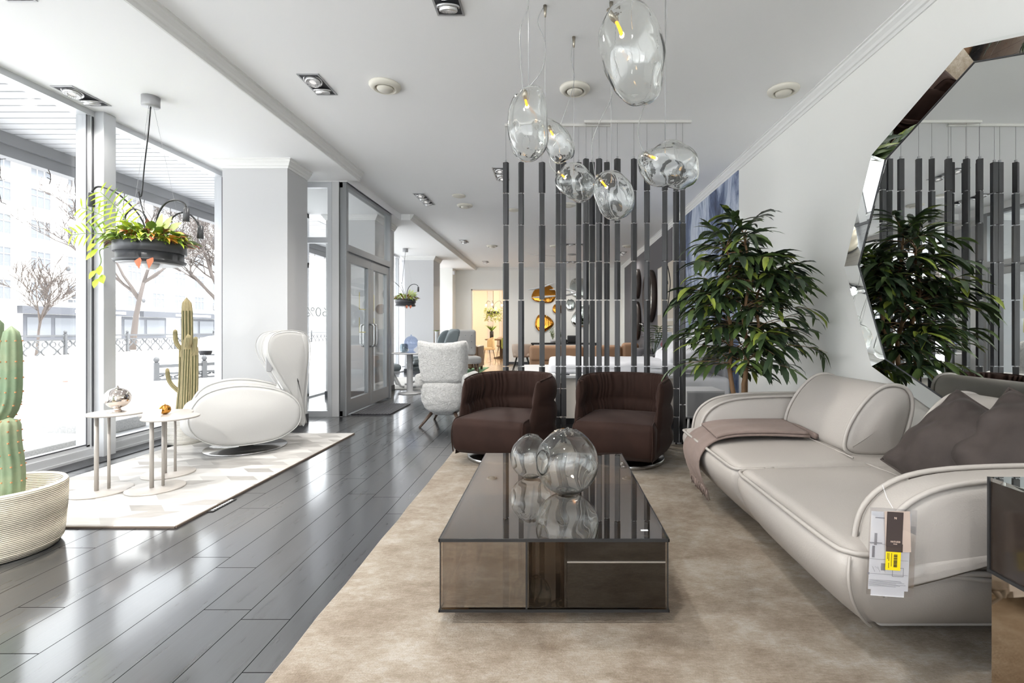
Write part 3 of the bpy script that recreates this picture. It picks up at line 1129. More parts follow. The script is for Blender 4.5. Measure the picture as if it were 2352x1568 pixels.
# backrests: leaning loaf profile swept along y
BK = spline([(1.525, .475), (1.53, .56), (1.585, .67), (1.665, .765), (1.75, .81), (1.84, .795), (1.875, .72), (1.855, .6), (1.805, .475), (1.74, .44), (1.6, .44)], 5)


def back(y0, y1, dx=0.):
    bk = [(p[0] + dx, p[1]) for p in BK]
    o = MB().slab(bk, y1 - y0, .045, 'y', (0, (y0 + y1) / 2, 0), bulge=.025, k=5).build('backrest', M['taupe'], S)
    for y in (y0 + .013, y1 - .013):
        MB().tube([(p[0], y, p[1]) for p in bk], .01, 8, closed=True).build('piping', M['pipe'], o)


back(2.53, 3.2)
back(1.69, 2.24, .10)
B((1.3, 2.05, 1.9, 3.2, .018, .06)).build('plinth', M['black'], S)
m = MB()
for p in ((1.28, 3.214, .5), (1.33, 3.212, .5)):
    m.lathe([(.0, 0), (.011, 0), (.009, .006), (0, .008)], 12).xf(Matrix.Translation(p) @ Matrix.Rotation(pi / 2, 4, 'X'), m.mark() - 48)
m.build('button', M['ink'], S)


# ------------------------------------------------------------------ pillows on the sofa
def pillow(name, loc, rot, w, h, d, label, seed):
    random.seed(seed)
    t = thing(name, label, 'pillow', (0, 0, 0), 0, 'grey velvet cushions on the sofa')
    n = 34
    Mx = Matrix.Translation(loc) @ rot.to_matrix().to_4x4()
    ph = [random.uniform(0, 6) for _ in range(6)]

    def edge(u, v):
        s = 1 - .07 * (1 - abs(v) ** 2.0) if abs(u) > .5 else 1
        s2 = 1 - .07 * (1 - abs(u) ** 2.0) if abs(v) > .5 else 1
        return u * w / 2 * s, v * h / 2 * s2
    m = MB()
    for sg in (1, -1):
        def f(a, b):
            u, v = a * 2 - 1, b * 2 - 1
            x, y = u * w / 2 * (1 - .07 * (1 - v * v) * abs(u)), v * h / 2 * (1 - .07 * (1 - u * u) * abs(v))
            e = max(0, (1 - u ** 2)) ** .48 * max(0, (1 - v ** 2)) ** .48
            cr = (abs(u) * abs(v)) ** 1.2
            wr = .028 * cr * e * sin(12 * (abs(u) - abs(v)) + ph[4]) + .022 * sin(6 * u + 4 * v + ph[0]) * sin(3 * v - 5 * u + ph[1]) + .016 * sin(11 * u * v + ph[2] + 4 * u)
            return Mx @ V((x, y, sg * (d / 2 * e + wr * e ** .5 * (abs(u) * .7 + .3))))
        m.grid(n, n, f)
    m.build('cover', M['greyvelvet'], t)
    bd = []
    for k in range(4):
        for j in range(12):
            q = j / 12 * 2 - 1
            u, v = ((q, -1), (1, q), (-q, 1), (-1, -q))[k]
            bd.append(Mx @ V((u * w / 2 * (1 - .07 * (1 - v * v) * abs(u)), v * h / 2 * (1 - .07 * (1 - u * u) * abs(v)), 0)))
    MB().tube(bd, .006, 6, closed=True).build('piping', M['greyvelvet'], t)


from mathutils import Euler


def lookmat(normal, updir, roll=0.):
    z = V(normal).normalized()
    x = V(updir).cross(z).normalized()
    y = z.cross(x)
    R = Matrix((x, y, z)).transposed()
    return (R @ Matrix.Rotation(roll, 3, 'Z')).to_quaternion()


pillow('throw_pillow', V((1.605, 1.91, .61)), lookmat((-.80, -.34, .56), (0, 0, 1), radians(-26)), .42, .42, .24, 'dark grey velvet cushion leaning on the near backrest, left of the pair', 3)
pillow('throw_pillow', V((1.67, 1.705, .635)), lookmat((-.78, -.36, .56), (0, 0, 1), radians(-22)), .44, .44, .24, 'dark grey velvet cushion at the right, partly cut off by the picture edge', 8)

# ------------------------------------------------------------------ throw blanket
M['blanket'] = mat('wool_throw', srgb(128, 112, 105), .9, bump=.3, bscale=260, sheen=.3, var=.08, vscale=30)
T = thing('throw_blanket', 'folded taupe wool throw with fringe over the far end of the sofa seat', 'blanket', (0, 0, 0))


def bpath(t):
    """path across the seat from the folded end (t=0) over the front edge to the fringe (t=1)"""
    P = [(1.50, 3.0, .485), (1.3, 3.03, .485), (1.1, 3.05, .475), (.98, 3.05, .452), (.905, 3.04, .41), (.862, 3.02, .34), (.875, 3.0, .25), (.905, 2.99, .175)]
    s = spline(P, 5, False)
    k = t * (len(s) - 1)
    i = min(int(k), len(s) - 2)
    return V(s[i]).lerp(V(s[i + 1]), k - i)


m = MB()


def bl(th, w0, w1, dz, t0, t1):
    def top(a, b):
        t = t0 + (t1 - t0) * a
        p = bpath(t)
        w = (w0 * (1 - t) + w1 * t)
        v = b * 2 - 1
        out = V((-.35 - .6 * t, 0, 1 - .8 * max(0, t - .5) * 2)).normalized()
        return p + V((.03 * v * (1 - t), v * w / 2, 0)) + out * (dz + .006 * sin(v * 7 + t * 9) * (t + .2))
    def bot(a, b):
        return top(a, 1 - b) - V((-.2, 0, .8)).normalized() * th
    nb = 18
    m.rings([[top(i / 24, j / (nb - 1)) for j in range(nb)] + [bot(i / 24, j / (nb - 1)) for j in range(nb)] for i in range(25)], True, True)


bl(.012, .44, .36, .012, .0, 1.)
m.build('cloth', M['blanket'], T)
m = MB()
bl(.014, .42, .40, .03, .0, .42)
m.build('folded_layer', M['blanket'], T)
m = MB()
MB.tube(m, [(1.505, 2.79, .49), (1.51, 3.0, .50), (1.505, 3.21, .49)], .017, 8)
m.build('fold', M['blanket'], T)
random.seed(4)
m = MB()
for k in range(34):
    v = k / 33 * 2 - 1
    p = bpath(1) + V((-.012 + random.uniform(-.004, .004), v * .176, .004))
    m.tube([p, p + V((random.uniform(-.008, .01), random.uniform(-.008, .008), -.03)), p + V((random.uniform(0, .02), random.uniform(-.012, .012), -.065))], [.004, .0036, .002], 5)
o = m.build('fringe', M['blanket'], T)
tag(o, kind='stuff')

# ------------------------------------------------------------------ plastic sleeve with tags on the near arm
M['sleeve'] = thin_glass('clear_plastic', (.94, .94, .95), .08, .6)
M['kraft'] = mat('tag_beige', srgb(222, 200, 184), .6)
M['tagdark'] = mat('tag_dark_brown', srgb(66, 56, 54), .5)
M['yel'] = mat('label_yellow', srgb(243, 214, 20), .5)
M['faint'] = mat('print_grey', srgb(150, 150, 156), .6)
T = thing('tag_sleeve', 'clear plastic sleeve of product papers and brown tag hung on the near sofa arm', 'product tag', at(2050, 1150, 1.41))
T.rotation_euler = (radians(-2), radians(4), 0)
s = 1.41 / 1120


def card(name, x0, x1, y0, y1, dy, mt, par=None, th=.0006, skew=0.):
    """card in photo-pixel size relative to the hanging point; dy towards the viewer"""
    a, b, c_, d = (x0 - 2050) * s, (x1 - 2050) * s, (1150 - y1) * s, (1150 - y0) * s
    m_ = B((a, b, -dy - th, -dy, c_, d))
    return m_.build(name, mt, par or T)


sl = card('sleeve', 1997, 2103, 1166, 1362, .004, M['sleeve'], th=.004)
card('sleeve', 2040, 2108, 1205, 1345, -.004, M['sleeve'], th=.003)
pp = card('paper_sheet', 2003, 2094, 1176, 1352, .0, M['tagp'])
p2 = card('paper_sheet', 2010, 2086, 1352, 1366, -.001, M['tagp'])
mm = MB()
random.seed(9)
for (x0, x1, y0, y1) in ((2012, 2036, 1189, 1191), (2001, 2030, 1246, 1248), (2003, 2092, 1249, 1249.6), (2003, 2092, 1283, 1283.6), (2004, 2092, 1316, 1316.6), (2000, 2004, 1314, 1319), (2012, 2018, 1225, 1252), (2008, 2014, 1254, 1280), (2030, 2040, 1292, 1308), (2056, 2082, 1300, 1301), (2056, 2057, 1300, 1320), (2081, 2082, 1300, 1320), (2056, 2082, 1319, 1320), (2044, 2052, 1262, 1268)):
    mm.box((x0 - 2050) * s, (x1 - 2050) * s, -.0012, -.0007, (1150 - y1) * s, (1150 - y0) * s)
for k in range(7):
    mm.box((2004 - 2050) * s, (2088 - random.uniform(0, 25) - 2050) * s, -.0012, -.0007, (1150 - 1330.6 - k * 2.2) * s, (1150 - 1330 - k * 2.2) * s)
for k in range(5):
    mm.tube([((2010 + k * 6 - 2050) * s, -.0012, (1150 - 1300) * s), ((2016 + k * 6 - 2050) * s, -.0012, (1150 - 1312 + (k % 2) * 8) * s)], .0004, 4)
mm.build('line_drawings', M['faint'], pp)
kr = card('beige_card', 2028, 2086, 1172, 1264, .006, M['kraft'])
kr.rotation_euler = (0, radians(-4), 0)
dk = card('brown_tag', 2035, 2072, 1173, 1251, .0075, M['tagdark'])
card('brown_tag', 2036, 2074, 1245, 1263, .0068, M['tagdark'])
text('lettering', 'N', 7 * s, M['kraft'], dk, ((2054 - 2050) * s, -.0084, (1150 - 1187) * s), (pi / 2, 0, 0))
text('lettering', 'NATUZZI', 5.2 * s, M['kraft'], dk, ((2056 - 2050) * s, -.0084, (1150 - 1240) * s), (pi / 2, 0, 0))
text('lettering', 'ITALIA', 3 * s, M['kraft'], dk, ((2056 - 2050) * s, -.0084, (1150 - 1245) * s), (pi / 2, 0, 0))
yl = card('barcode_label', 2036, 2070, 1263, 1304, .0075, M['yel'])
mm = MB()
yy = 1268
while yy < 1297:
    hh = random.choice((.7, 1.2, 1.8))
    mm.box((2054 - 2050) * s, (2062 - 2050) * s, -.0086, -.0081, (1150 - yy - hh) * s, (1150 - yy) * s)
    yy += hh + random.choice((.6, .9))
for x, a, b in ((2048, 1266, 1296), (2042, 1266, 1284), (2039, 1266, 1280), (2042, 1288, 1299)):
    k = a
    while k < b:
        mm.box((x - 2050) * s, (x + 1.6 - 2050) * s, -.0086, -.0081, (1150 - k - 1.2) * s, (1150 - k) * s)
        k += 2
mm.build('barcode', M['ink'], yl)
MB().tube([(.0, -.002, -.016 * 1.2), (.004, .03, .0), (.01, .06, .03)], .0007, 5).build('tie', M['tagp'], T)

# ------------------------------------------------------------------ coffee table
CT = thing('coffee_table', 'low bronze glass coffee table on the beige rug', 'coffee table', (0, 0, 0))
tx0, tx1, ty0, ty1, tz0, tz1 = -.414, .422, 1.784, 3.02, .068, .336
g = .01
M['drawerglass'] = thin_glass('drawer_glass', (.17, .13, .095), .08, .85, (.85, .8, .75), 3.)
M['smokedark'] = thin_glass('dark_bronze_glass', (.5, .42, .34), .12, .9, (.9, .87, .84), 3.)
B((tx0, tx1, ty0, ty1, tz1 - g, tz1)).build('top_panel', M['smoke'], CT)
B((tx0 + .004, tx1 - .004, ty0 + .006, ty1 - .006, tz0 + .004, tz0 + .004 + g)).build('bottom_panel', M['smokedark'], CT)
B((tx0, tx0 + g, ty0 + .004, ty1 - .004, tz0 + .01, tz1 - g)).build('side_panel', M['smoke'], CT)
B((tx1 - g, tx1, ty0 + .004, ty1 - .004, tz0 + .01, tz1 - g)).build('side_panel', M['smoke'], CT)
B((tx0 + g, tx1 - g, ty1 - g, ty1, tz0 + .01, tz1 - g)).build('back_panel', M['smoke'], CT)
B((tx0 + g, -.098, ty0 + .002, ty0 + .01, tz0 + .016, tz1 - g)).build('front_panel', M['smoke'], CT)
B((-.098, -.088, ty0 + .002, 2.45, tz0 + .014, tz1 - g)).build('partition', M['smokedark'], CT)
B((.042, .05, ty0 + .004, 2.45, tz0 + .014, tz1 - g)).build('partition', M['drawerglass'], CT)
B((.05, tx1 - g, 2.44, 2.45, tz0 + .014, tz1 - g)).build('partition', M['smokedark'], CT)
dr = B((.052, tx1 - g, ty0 + .002, ty0 + .012, tz0 + .016, .248)).build('drawer', M['drawerglass'], CT)
B((.052, tx1 - g, ty0 + .002, ty0 + .012, .252, tz1 - g)).build('drawer', M['drawerglass'], CT)
B((.052, tx1 - g, ty0 + .0, ty0 + .013, .247, .2525)).build('drawer_strip', M['steel'], CT)  # thin steel strip between the drawer fronts
e = .004
em = MB()
for z in (tz1 - g - .001, tz0):
    t_ = .009 if z < .1 else .011
    em.box(tx0 - e, tx1 + e, ty0 - e, ty0 + .001, z, z + t_).box(tx0 - e, tx1 + e, ty1, ty1 + e, z, z + t_)
    em.box(tx0 - e, tx0, ty0 - e, ty1 + e, z, z + t_).box(tx1, tx1 + e, ty0 - e, ty1 + e, z, z + t_)
for x in (tx0, tx1 - .003):
    em.box(x, x + .003, ty0 - .002, ty0 + .004, tz0, tz1 - g).box(x, x + .003, ty1 - .004, ty1 + .002, tz0, tz1 - g)
em.box(-.1, -.094, ty0, ty0 + .012, tz0, tz1 - g)
em.build('edge_trim', M['black'], CT)
B((tx0 + .09, tx1 - .09, ty0 + .09, ty1 - .09, .0182, tz0)).build('plinth', M['black'], CT)
st_ = card('price_sticker', 0, 1, 0, 1, 0, M['tagp'], CT)
bpy.data.objects.remove(st_)
B((.335, .362, 1.853, 1.863, tz1, tz1 + .0008)).build('sticker', M['tagp'], CT)

# ------------------------------------------------------------------ glass spheres on the table
M['glassclear'] = real_glass('clear_glass', (.995, 1., .995), 1.45)


def vase(name, x, y, r, mouth, mr, label, seed, tall=1.0):
    """blown glass sphere, hollow, with an open tilted mouth and a puckered crown"""
    t = thing(name, label, 'vase', (x, y, tz1 + .0008), 0, 'clear glass spheres on the coffee table')
    ax = V(mouth).normalized()
    q = V((0, 0, 1)).rotation_difference(ax).to_matrix()
    th0 = math.asin(mr)

    def R(d, inner):
        b = 1 + .012 * sin(3 * d.x + seed) * cos(4 * d.y + seed)
        up = max(0, d.z - .72) / .28
        b += .05 * tall * up ** 2 * (1 + .5 * sin(9 * atan2(d.y, d.x) + seed)) * (1 if not inner else .6)
        th = .009 + .015 * max(0, -d.z) ** 3 + .012 * sin(2.3 * d.x + 3 * d.z + seed) ** 2
        return r * (b - (th if inner else 0))

    def pt(th, ph, inner):
        d = q @ V((sin(th) * cos(ph), sin(th) * sin(ph), cos(th)))
        p = d * R(d, inner)
        p.z = max(p.z, -r * (.985 if not inner else .93))
        return p
    n = 56
    ths = [th0 + (pi - th0 - .0005) * (i / 36) for i in range(37)]
    rings = [[pt(a, 2 * pi * j / n, True) for j in range(n)] for a in ths[::-1]]
    lip = [[(pt(th0, 2 * pi * j / n, True).lerp(pt(th0, 2 * pi * j / n, False), .5)) + ax * r * .02 for j in range(n)]]
    rings += lip + [[pt(a, 2 * pi * j / n, False) for j in range(n)] for a in ths]
    m = MB().rings(rings, True, True)
    m.xf(Matrix.Translation((0, 0, r * .985)))
    m.build('bowl', M['glassclear'], t)


vase('glass_sphere', .066, 2.28, .149, (-.80, -.55, .12), .34, 'larger clear blown glass sphere with a side opening, on the coffee table', 1.2)
vase('glass_sphere', -.115, 2.52, .108, (.6, .2, .85), .25, 'smaller clear blown glass sphere behind the larger one on the coffee table', 4.1, 1.8)


# ------------------------------------------------------------------ barrel armchairs
def armchair(name, label, loc, rz, group, tagon):
    A = thing(name, label, 'armchair', loc, rz, group)
    A.scale = (.93, .93, 1.)
    a, b = .415, .40
    thm = radians(97)
    fwd = .17
    ns = 280

    def path(u):
        """u in -1..1 along the shell; centre u=0 is the middle of the back"""
        s = abs(u)
        sg = 1 if u >= 0 else -1
        k = .74
        if s <= k:
            th = s / k * thm
            p = V((sin(th) * a, cos(th) * b))
            n = V((sin(th) / a, cos(th) / b)).normalized()
        else:
            th = thm
            p0 = V((sin(th) * a, cos(th) * b))
            tg = V((cos(th), -sin(th))).normalized()
            p = p0 + tg * (s - k) / (1 - k) * fwd
            n = V((sin(th) / a, cos(th) / b)).normalized()
        return V((p.x * sg, p.y)), V((n.x * sg, n.y)), s

    def height(s):
        return .69 - .035 * max(0, (s - .4) / .6) ** 1.5

    NI, NO = 18, 24
    rings, rim = [], []
    zb = .075
    for i in range(ns + 1):
        u = -1 + 2 * i / ns
        p, n, s = path(u)
        h = height(s)
        ring = []
        endk = max(0, (s - .94) / .06)
        shrink = 1 - .9 * endk ** 2.2
        z1, z2 = .275, .475
        for j in range(NO):            # outside, bottom to top: three padded rolls
            t = j / (NO - 1)
            z = zb + (h - zb) * t
            lo, hi = (zb, z1) if z < z1 else (z1, z2) if z < z2 else (z2, h)
            sg_ = (z - lo) / (hi - lo)
            bul = sqrt(max(0, 1 - (2 * sg_ - 1) ** 2)) * (1 - .85 * min(1, max(0, (s - .72) / .25)) ** 1.5)
            off = -.012 + .036 * bul - .045 * max(0, .18 - t) / .18
            if z >= z2 and sg_ > .45:
                off -= .012 * ((sg_ - .45) / .55) ** 2
            ring.append((off, z))
        for j in range(NI):            # inside, top to bottom: two pleated rolls
            t = j / (NI - 1)
            z = h - .006 - (h - .30) * t
            zz = (z - .455) / (h - .455) if z > .455 else (.455 - z) / .16
            bul = sin(pi * min(1, max(0, zz))) ** .7
            pl = .013 * sin(u * 96 + 3 * sin(u * 19) + .8 * sin(z * 30)) * (.25 + .75 * min(1, abs(zz))) * (.25 + .75 * min(1, abs(s) * 2.)) * (1 if s < .9 else max(0, (1 - s) * 10))
            ring.append((-.044 - .022 * bul + pl - .01 * t, z))
        ring.append((-.06, .2))
        ring.append((-.05, zb))
        out = []
        tg = V((n.y, -n.x)) * (1 if u >= 0 else -1)
        for q_, (off, z) in enumerate(ring):
            om = -.035
            off2 = om + (off - om) * shrink
            fw = max(0, (s - .55) / .45) ** 1.3 * .26 * max(0, 1 - z / .69)
            q = p + n * off2 + tg * fw
            out.append((q.x, q.y, z))
        rim.append(out[NO - 1])
        rings.append(out)
    MB().rings(rings, True, True).build('shell', M['velvet'], A)
    MB().tube(spline(rim[2:-2:9], 5, False), .0065, 6).build('piping', M['velvet'], A)
    # seat block

    def sf(p, q):
        x, y, z = p
        lo = max(0, -q[2])
        if q[1] < 0:
            y += .035 * lo ** 2 * -q[1]
            y -= .012 * (1 - q[2] ** 2) * -q[1]
        z += .022 * (1 - q[0] ** 2) * (1 - q[1] ** 2) * (q[2] > 0) * q[2]
        x *= 1 - .03 * lo ** 2
        return (x, y, z)
    MB().rbox((.70, .76, .285), .055, (0, -.105, .2225), k=5, m=9, fn=sf).build('seat', M['velvet'], A)
    for sx in (-1, 1):
        pts = spline([(sx * .325, -.475, .10), (sx * .332, -.49, .2), (sx * .332, -.488, .28), (sx * .326, -.46, .345), (sx * .322, -.4, .366), (sx * .32, -.2, .368)], 4, False)
        MB().tube(pts, .005, 6).build('piping', M['velvet'], A)
    MB().lathe([(0, .0), (.365, .0), (.37, .004), (.37, .03), (.365, .034), (0, .034)], 48, (0, -.06, 0)).build('swivel_base', M['steel'], A)
    MB().lathe([(0, .03), (.2, .03), (.2, .09), (0, .09)], 24, (0, -.06, 0)).build('spindle', M['black'], A)
    if tagon:
        p, n, s = path(.62)
        c0 = p + n * .062
        m = MB().cbox((0, 0, 0), (.045, .004, .09)).xf(Matrix.Translation((c0.x, c0.y, .58)) @ Matrix.Rotation(atan2(n.y, n.x) - pi / 2, 4, 'Z') @ Matrix.Rotation(radians(-14), 4, 'Y'))
        m.build('swing_tag', M['tagdark'], A)
    return A


armchair('barrel_armchair', 'brown velvet swivel armchair with a hanging tag, left of the pair behind the coffee table', (-.37, 4.25, .018), radians(-20), 'brown velvet armchairs', True)
armchair('barrel_armchair', 'brown velvet swivel armchair nearer the sofa, right of the pair behind the coffee table', (.60, 4.13, .018), radians(-20), 'brown velvet armchairs', False)

# ------------------------------------------------------------------ mirrored cabinet at the lower right
CB = thing('side_cabinet', 'dark glass and bronze mirrored side table at the lower right edge', 'side table', (0, 0, 0))
cx0, cx1, cy0, cy1 = 1.162, 1.72, .72, 1.3
M['bronzemirror'] = mat('bronze_mirror', srgb(184, 166, 144), .05, metal=1.)
M['smokecab'] = mat('dark_smoked_panel', srgb(40, 33, 28), .15, coat=.1)
B((cx0 + .004, cx1 - .004, cy0 + .004, cy1 - .004, .0182, .455)).build('plinth', M['bronzemirror'], CB)
B((cx0 + .002, cx1 - .002, cy0 + .002, cy1 - .002, .464, .698)).build('box', M['smokecab'], CB)
B((cx0, cx1, cy0, cy1, .698, .708)).build('mirror_top', M['mirror'], CB)
em = MB()
em.box(cx0 - .003, cx1, cy0, cy1 + .003, .455, .464)
for x in (cx0 - .002, cx1 - .004):
    for y in (cy0 - .002, cy1 - .004):
        em.box(x, x + .007, y, y + .007, .46, .708)
em.build('edge_trim', M['black'], CB)
# ------------------------------------------------------------------ slat screen
M['wire'] = mat('thin_wire', srgb(170, 170, 172), .4, metal=.6)
M['railw'] = mat('rail_white', srgb(214, 212, 208), .5)
YA, YBs = 4.70, 4.62
RA = tag(B(((1160 - 1270) * YA / F, (1402 - 1270) * YA / F, YA - .012, YA + .012, ZM - .022, ZM)).build('ceiling_rail', M['railw']), 'white ceiling rail of the slat screen, the left one', 'rail', 'white rails of the slat screen')
RB = tag(B(((1342 - 1270) * YBs / F, (1588 - 1270) * YBs / F, YBs - .012, YBs + .012, ZM - .022, ZM)).build('ceiling_rail', M['railw']), 'white ceiling rail of the slat screen, the right one nearer the wall', 'rail', 'white rails of the slat screen')
ordn = ['first', 'second', 'third', 'fourth', 'fifth', 'sixth', 'seventh', 'eighth', 'ninth', 'tenth', 'eleventh', 'twelfth', 'thirteenth', 'fourteenth', 'fifteenth', 'sixteenth']
posts = [(1162, 0), (1197, 0), (1245, 0), (1282, 0), (1294.5, 0), (1329, 0), (1346, 1), (1360, 0), (1376, 1), (1394, 0), (1418, 1), (1456, 1), (1486, 1), (1527, 1), (1553, 1), (1568, 1)]
random.seed(12)
for i, (px, b) in enumerate(posts):
    y = YBs if b else YA
    x = (px - 1270) * y / F
    sc = y / F
    dy = -8 if b else 0
    js = [372 + dy, 444 + dy * .7, 517 + dy * .6, 603 + dy * .4, 689, 841, 892, 957, 1016]
    if i == 15:
        js = [365, 436, 512, 600, 774, 929, 1016]
    zs = [CAMH - (q - 757) * sc for q in js]
    lab = '%s hanging strand of charcoal wooden slats counted from the left of the screen' % ordn[i]
    if i == 15:
        lab = 'last hanging strand of charcoal wooden slats at the right of the screen by the mural'
    t = thing('slat_strand', lab, 'hanging slats', (x, y, zs[-1]), 0, 'hanging strands of the slat screen')
    z0 = zs[-1]
    MB().cyl((0, 0, ZM - .022 - z0), (0, 0, -.02), .0016, n=6).build('wire', M['wire'], t)
    B((-.008, .008, -.008, .008, zs[0] - z0, zs[0] - z0 + .02)).build('clip', M['grey'], t)
    for k in range(len(zs) - 1):
        wd = .046 if random.random() < .8 else .05
        a = random.choice((0, 8, -14, 22, 40, -30, 55)) if i not in (3, 4) else random.choice((0, 6, -6))
        m = MB().cbox((0, 0, (zs[k] + zs[k + 1]) / 2 - z0), (wd, wd * .8, zs[k] - zs[k + 1] - .011))
        m.xf(Matrix.Rotation(radians(a), 4, 'Z'))
        m.build('slat', M['slatA'], t, bevel=.0015)
        if k:
            B((-.009, .009, -.009, .009, zs[k] - z0 - .004, zs[k] - z0 + .004)).build('spacer', M['grey'], t)
    if i >= 14 or i in (3, 4):
        MB().cyl((0, 0, .0), (0, 0, -.022), .012, .01, n=8).build('weight', M['black'], t)

# ------------------------------------------------------------------ blown glass pendants
M['cable'] = mat('clear_cable', srgb(168, 168, 166), .35)
M['filament'] = emit_mat('lamp_filament', (1, .38, .03), 1.3)
M['socket'] = mat('nickel_socket', srgb(170, 162, 148), .3, metal=.9)


def pendant(label, px, py, w, h, d, tilt, seed, sock, lamp, wirex, cable, lump=.07, sq=1.):
    lump *= 1.7
    """sock, lamp: photo pixels of the socket and lamp tip; wirex: pixel x of the steel wire; cable: pixel path of the swagged flex"""
    c = at(px, py, d)
    s = d / F
    t = thing('glass_pendant', label, 'pendant lamp', c, 0, 'blown glass pendant lamps')
    rx, rz = w * s / 2, h * s / 2
    ry = (rx + rz) * .45
    rot = Matrix.Rotation(tilt, 3, 'Y')

    def surf(th, ph, inner):
        dv = V((sin(th) * cos(ph), sin(th) * sin(ph), cos(th)))
        b = 1 + lump * (noise.noise(dv * 1.15 + V((seed * 7.1, seed * 3.3, 1.7))) * 1.5) + .022 * noise.noise(dv * 3.2 + V((seed, 5.5, 2.2)))
        # dented waist on one side
        e = math.exp(-((dv.z - .1) ** 2) * 7) * max(0, dv.x * cos(seed) + dv.y * sin(seed) * .4)
        b -= lump * .9 * e
        p = V([math.copysign(abs(u) ** sq, u) * q for u, q in zip(dv, (rx, ry, rz))]) * b
        if inner:
            th_ = .004 + .005 * (.5 + .5 * noise.noise(dv * 2.6 + V((9.1, seed * 2., 4))))
            p -= p.normalized() * th_
        return rot @ p
    n1, n2 = 36, 48
    m = MB()
    for inner in (False, True):
        m.rings([[surf(.002 + (pi - .004) * i / n1, 2 * pi * j / n2, inner) for j in range(n2)] for i in range(n1 + 1)], True, True)
    # orientation: recalc leaves two closed shells outward; flip the inner one
    o = m.build('glass_shade', M['glassclear'], t)
    nf = len(o.data.polygons) // 2
    bm = bmesh.new()
    bm.from_mesh(o.data)
    bm.faces.ensure_lookup_table()
    bmesh.ops.reverse_faces(bm, faces=bm.faces[nf:])
    bm.to_mesh(o.data)
    bm.free()
    a, b = at(sock[0], sock[1], d) - c, at(lamp[0], lamp[1], d) - c
    q = a.lerp(b, .45)
    MB().tube([a + (a - b) * .18, a, q], [.010, .013, .011], 12).build('socket', M['socket'], t)
    bl_ = MB().tube([q, b], [.0065, .0075], 10).build('lamp', M['filament'], t)
    zt = ZM - c.z
    x = at(wirex, py, d).x - c.x
    MB().cyl((x, 0, rz * .5), (x, 0, zt), .0012, n=5).build('suspension_wire', M['wire'], t)
    if cable:
        pts = [at(u, v_, d) - c for u, v_ in cable]
        MB().tube(spline(pts, 6, False), .0022, 6).build('flex', M['cable'], t)
        MB().tube([V((x, 0, zt)), V((x, 0, zt - .035)), V((x, 0, zt - .07))], [.012, .009, .006], 8).build('ceiling_hook', M['socket'], t)
    light('pendant_glow', 'POINT', c + b, .6, (1, .6, .25), .01).parent = None
    return t


pendant('tall pill-shaped clear glass pendant, leftmost of the cluster', 1215, 283, 93, 156, 2.55, 0., 1., (1204, 213), (1210, 245), 1214, [(1202, 210), (1197, 150), (1195, 70), (1212, 20), (1214, -5)], .05, .78)
pendant('slanted clear glass pendant partly hidden behind the tall leftmost one', 1279, 325, 66, 108, 2.98, radians(-30), 2., (1262, 292), (1270, 312), 1252, [(1212, 203), (1245, 160), (1252, 100), (1235, 50), (1250, 14)], .06)
pendant('squat clear glass pendant hanging lowest in the middle, left of its twin', 1323, 421, 100, 80, 3.3, radians(28), 3.2, (1284, 396), (1298, 408), 1318, [(1280, 400), (1262, 365), (1290, 280), (1318, 190), (1312, 130), (1317, 92)], .07)
pendant('lowest clear glass pendant tilted to the right in the middle of the cluster', 1410, 448, 90, 118, 2.95, radians(-24), 4.4, (1374, 406), (1393, 430), 1404, [(1366, 402), (1360, 330), (1382, 270), (1402, 230), (1407, 190), (1404, 10)], .05)
pendant('largest clear glass pendant at the top right of the cluster', 1453, 126, 146, 226, 2.2, radians(-14), 5.1, (1402, 30), (1428, 80), 1452, [(1404, 30), (1398, 15), (1402, -10)], .06)
pendant('wide bean-shaped clear glass pendant, rightmost of the cluster', 1539, 379, 142, 108, 2.7, radians(10), 6.3, (1484, 354), (1507, 364), 1528, [(1478, 350), (1466, 310), (1474, 260), (1520, 140), (1530, 60), (1529, -20)], .09)

# ------------------------------------------------------------------ mirror on the right wall
MR = thing('octagonal_mirror', 'large octagonal mirror with angled mirrored frame on the right wall above the sofa', 'mirror', (XR, 2.52, 1.56))
RW, RM, R1 = 1.065, 1.03, .955
oc = lambda r, x, k: (x, r * cos(k * pi / 4), r * sin(k * pi / 4) * .965)
m = MB()
m.add([oc(R1 + .002, -.022, k) for k in range(8)] + [oc(R1 + .002, -.004, k) for k in range(8)], [tuple(range(8)), tuple(range(15, 7, -1))] + [(k, (k + 1) % 8, 8 + (k + 1) % 8, 8 + k) for k in range(8)])
m.build('mirror_glass', M['mirror'], MR)
MB().tube([oc(R1, -.024, k) for k in range(8)], .004, 6, closed=True, smooth=False).build('dark_joint', M['charcoal'], MR)
for k in range(8):
    m = MB()
    q = [oc(R1, -.022, k), oc(R1, -.022, k + 1), oc(RM, -.078, k + 1), oc(RM, -.078, k), oc(RW, -.002, k + 1), oc(RW, -.002, k), oc(R1, -.002, k), oc(R1, -.002, k + 1)]
    m.add(q, [(0, 1, 2, 3), (3, 2, 4, 5), (5, 4, 7, 6), (6, 7, 1, 0), (0, 3, 5, 6), (1, 7, 4, 2)])
    m.build('frame_facet', M['mirror'], MR)

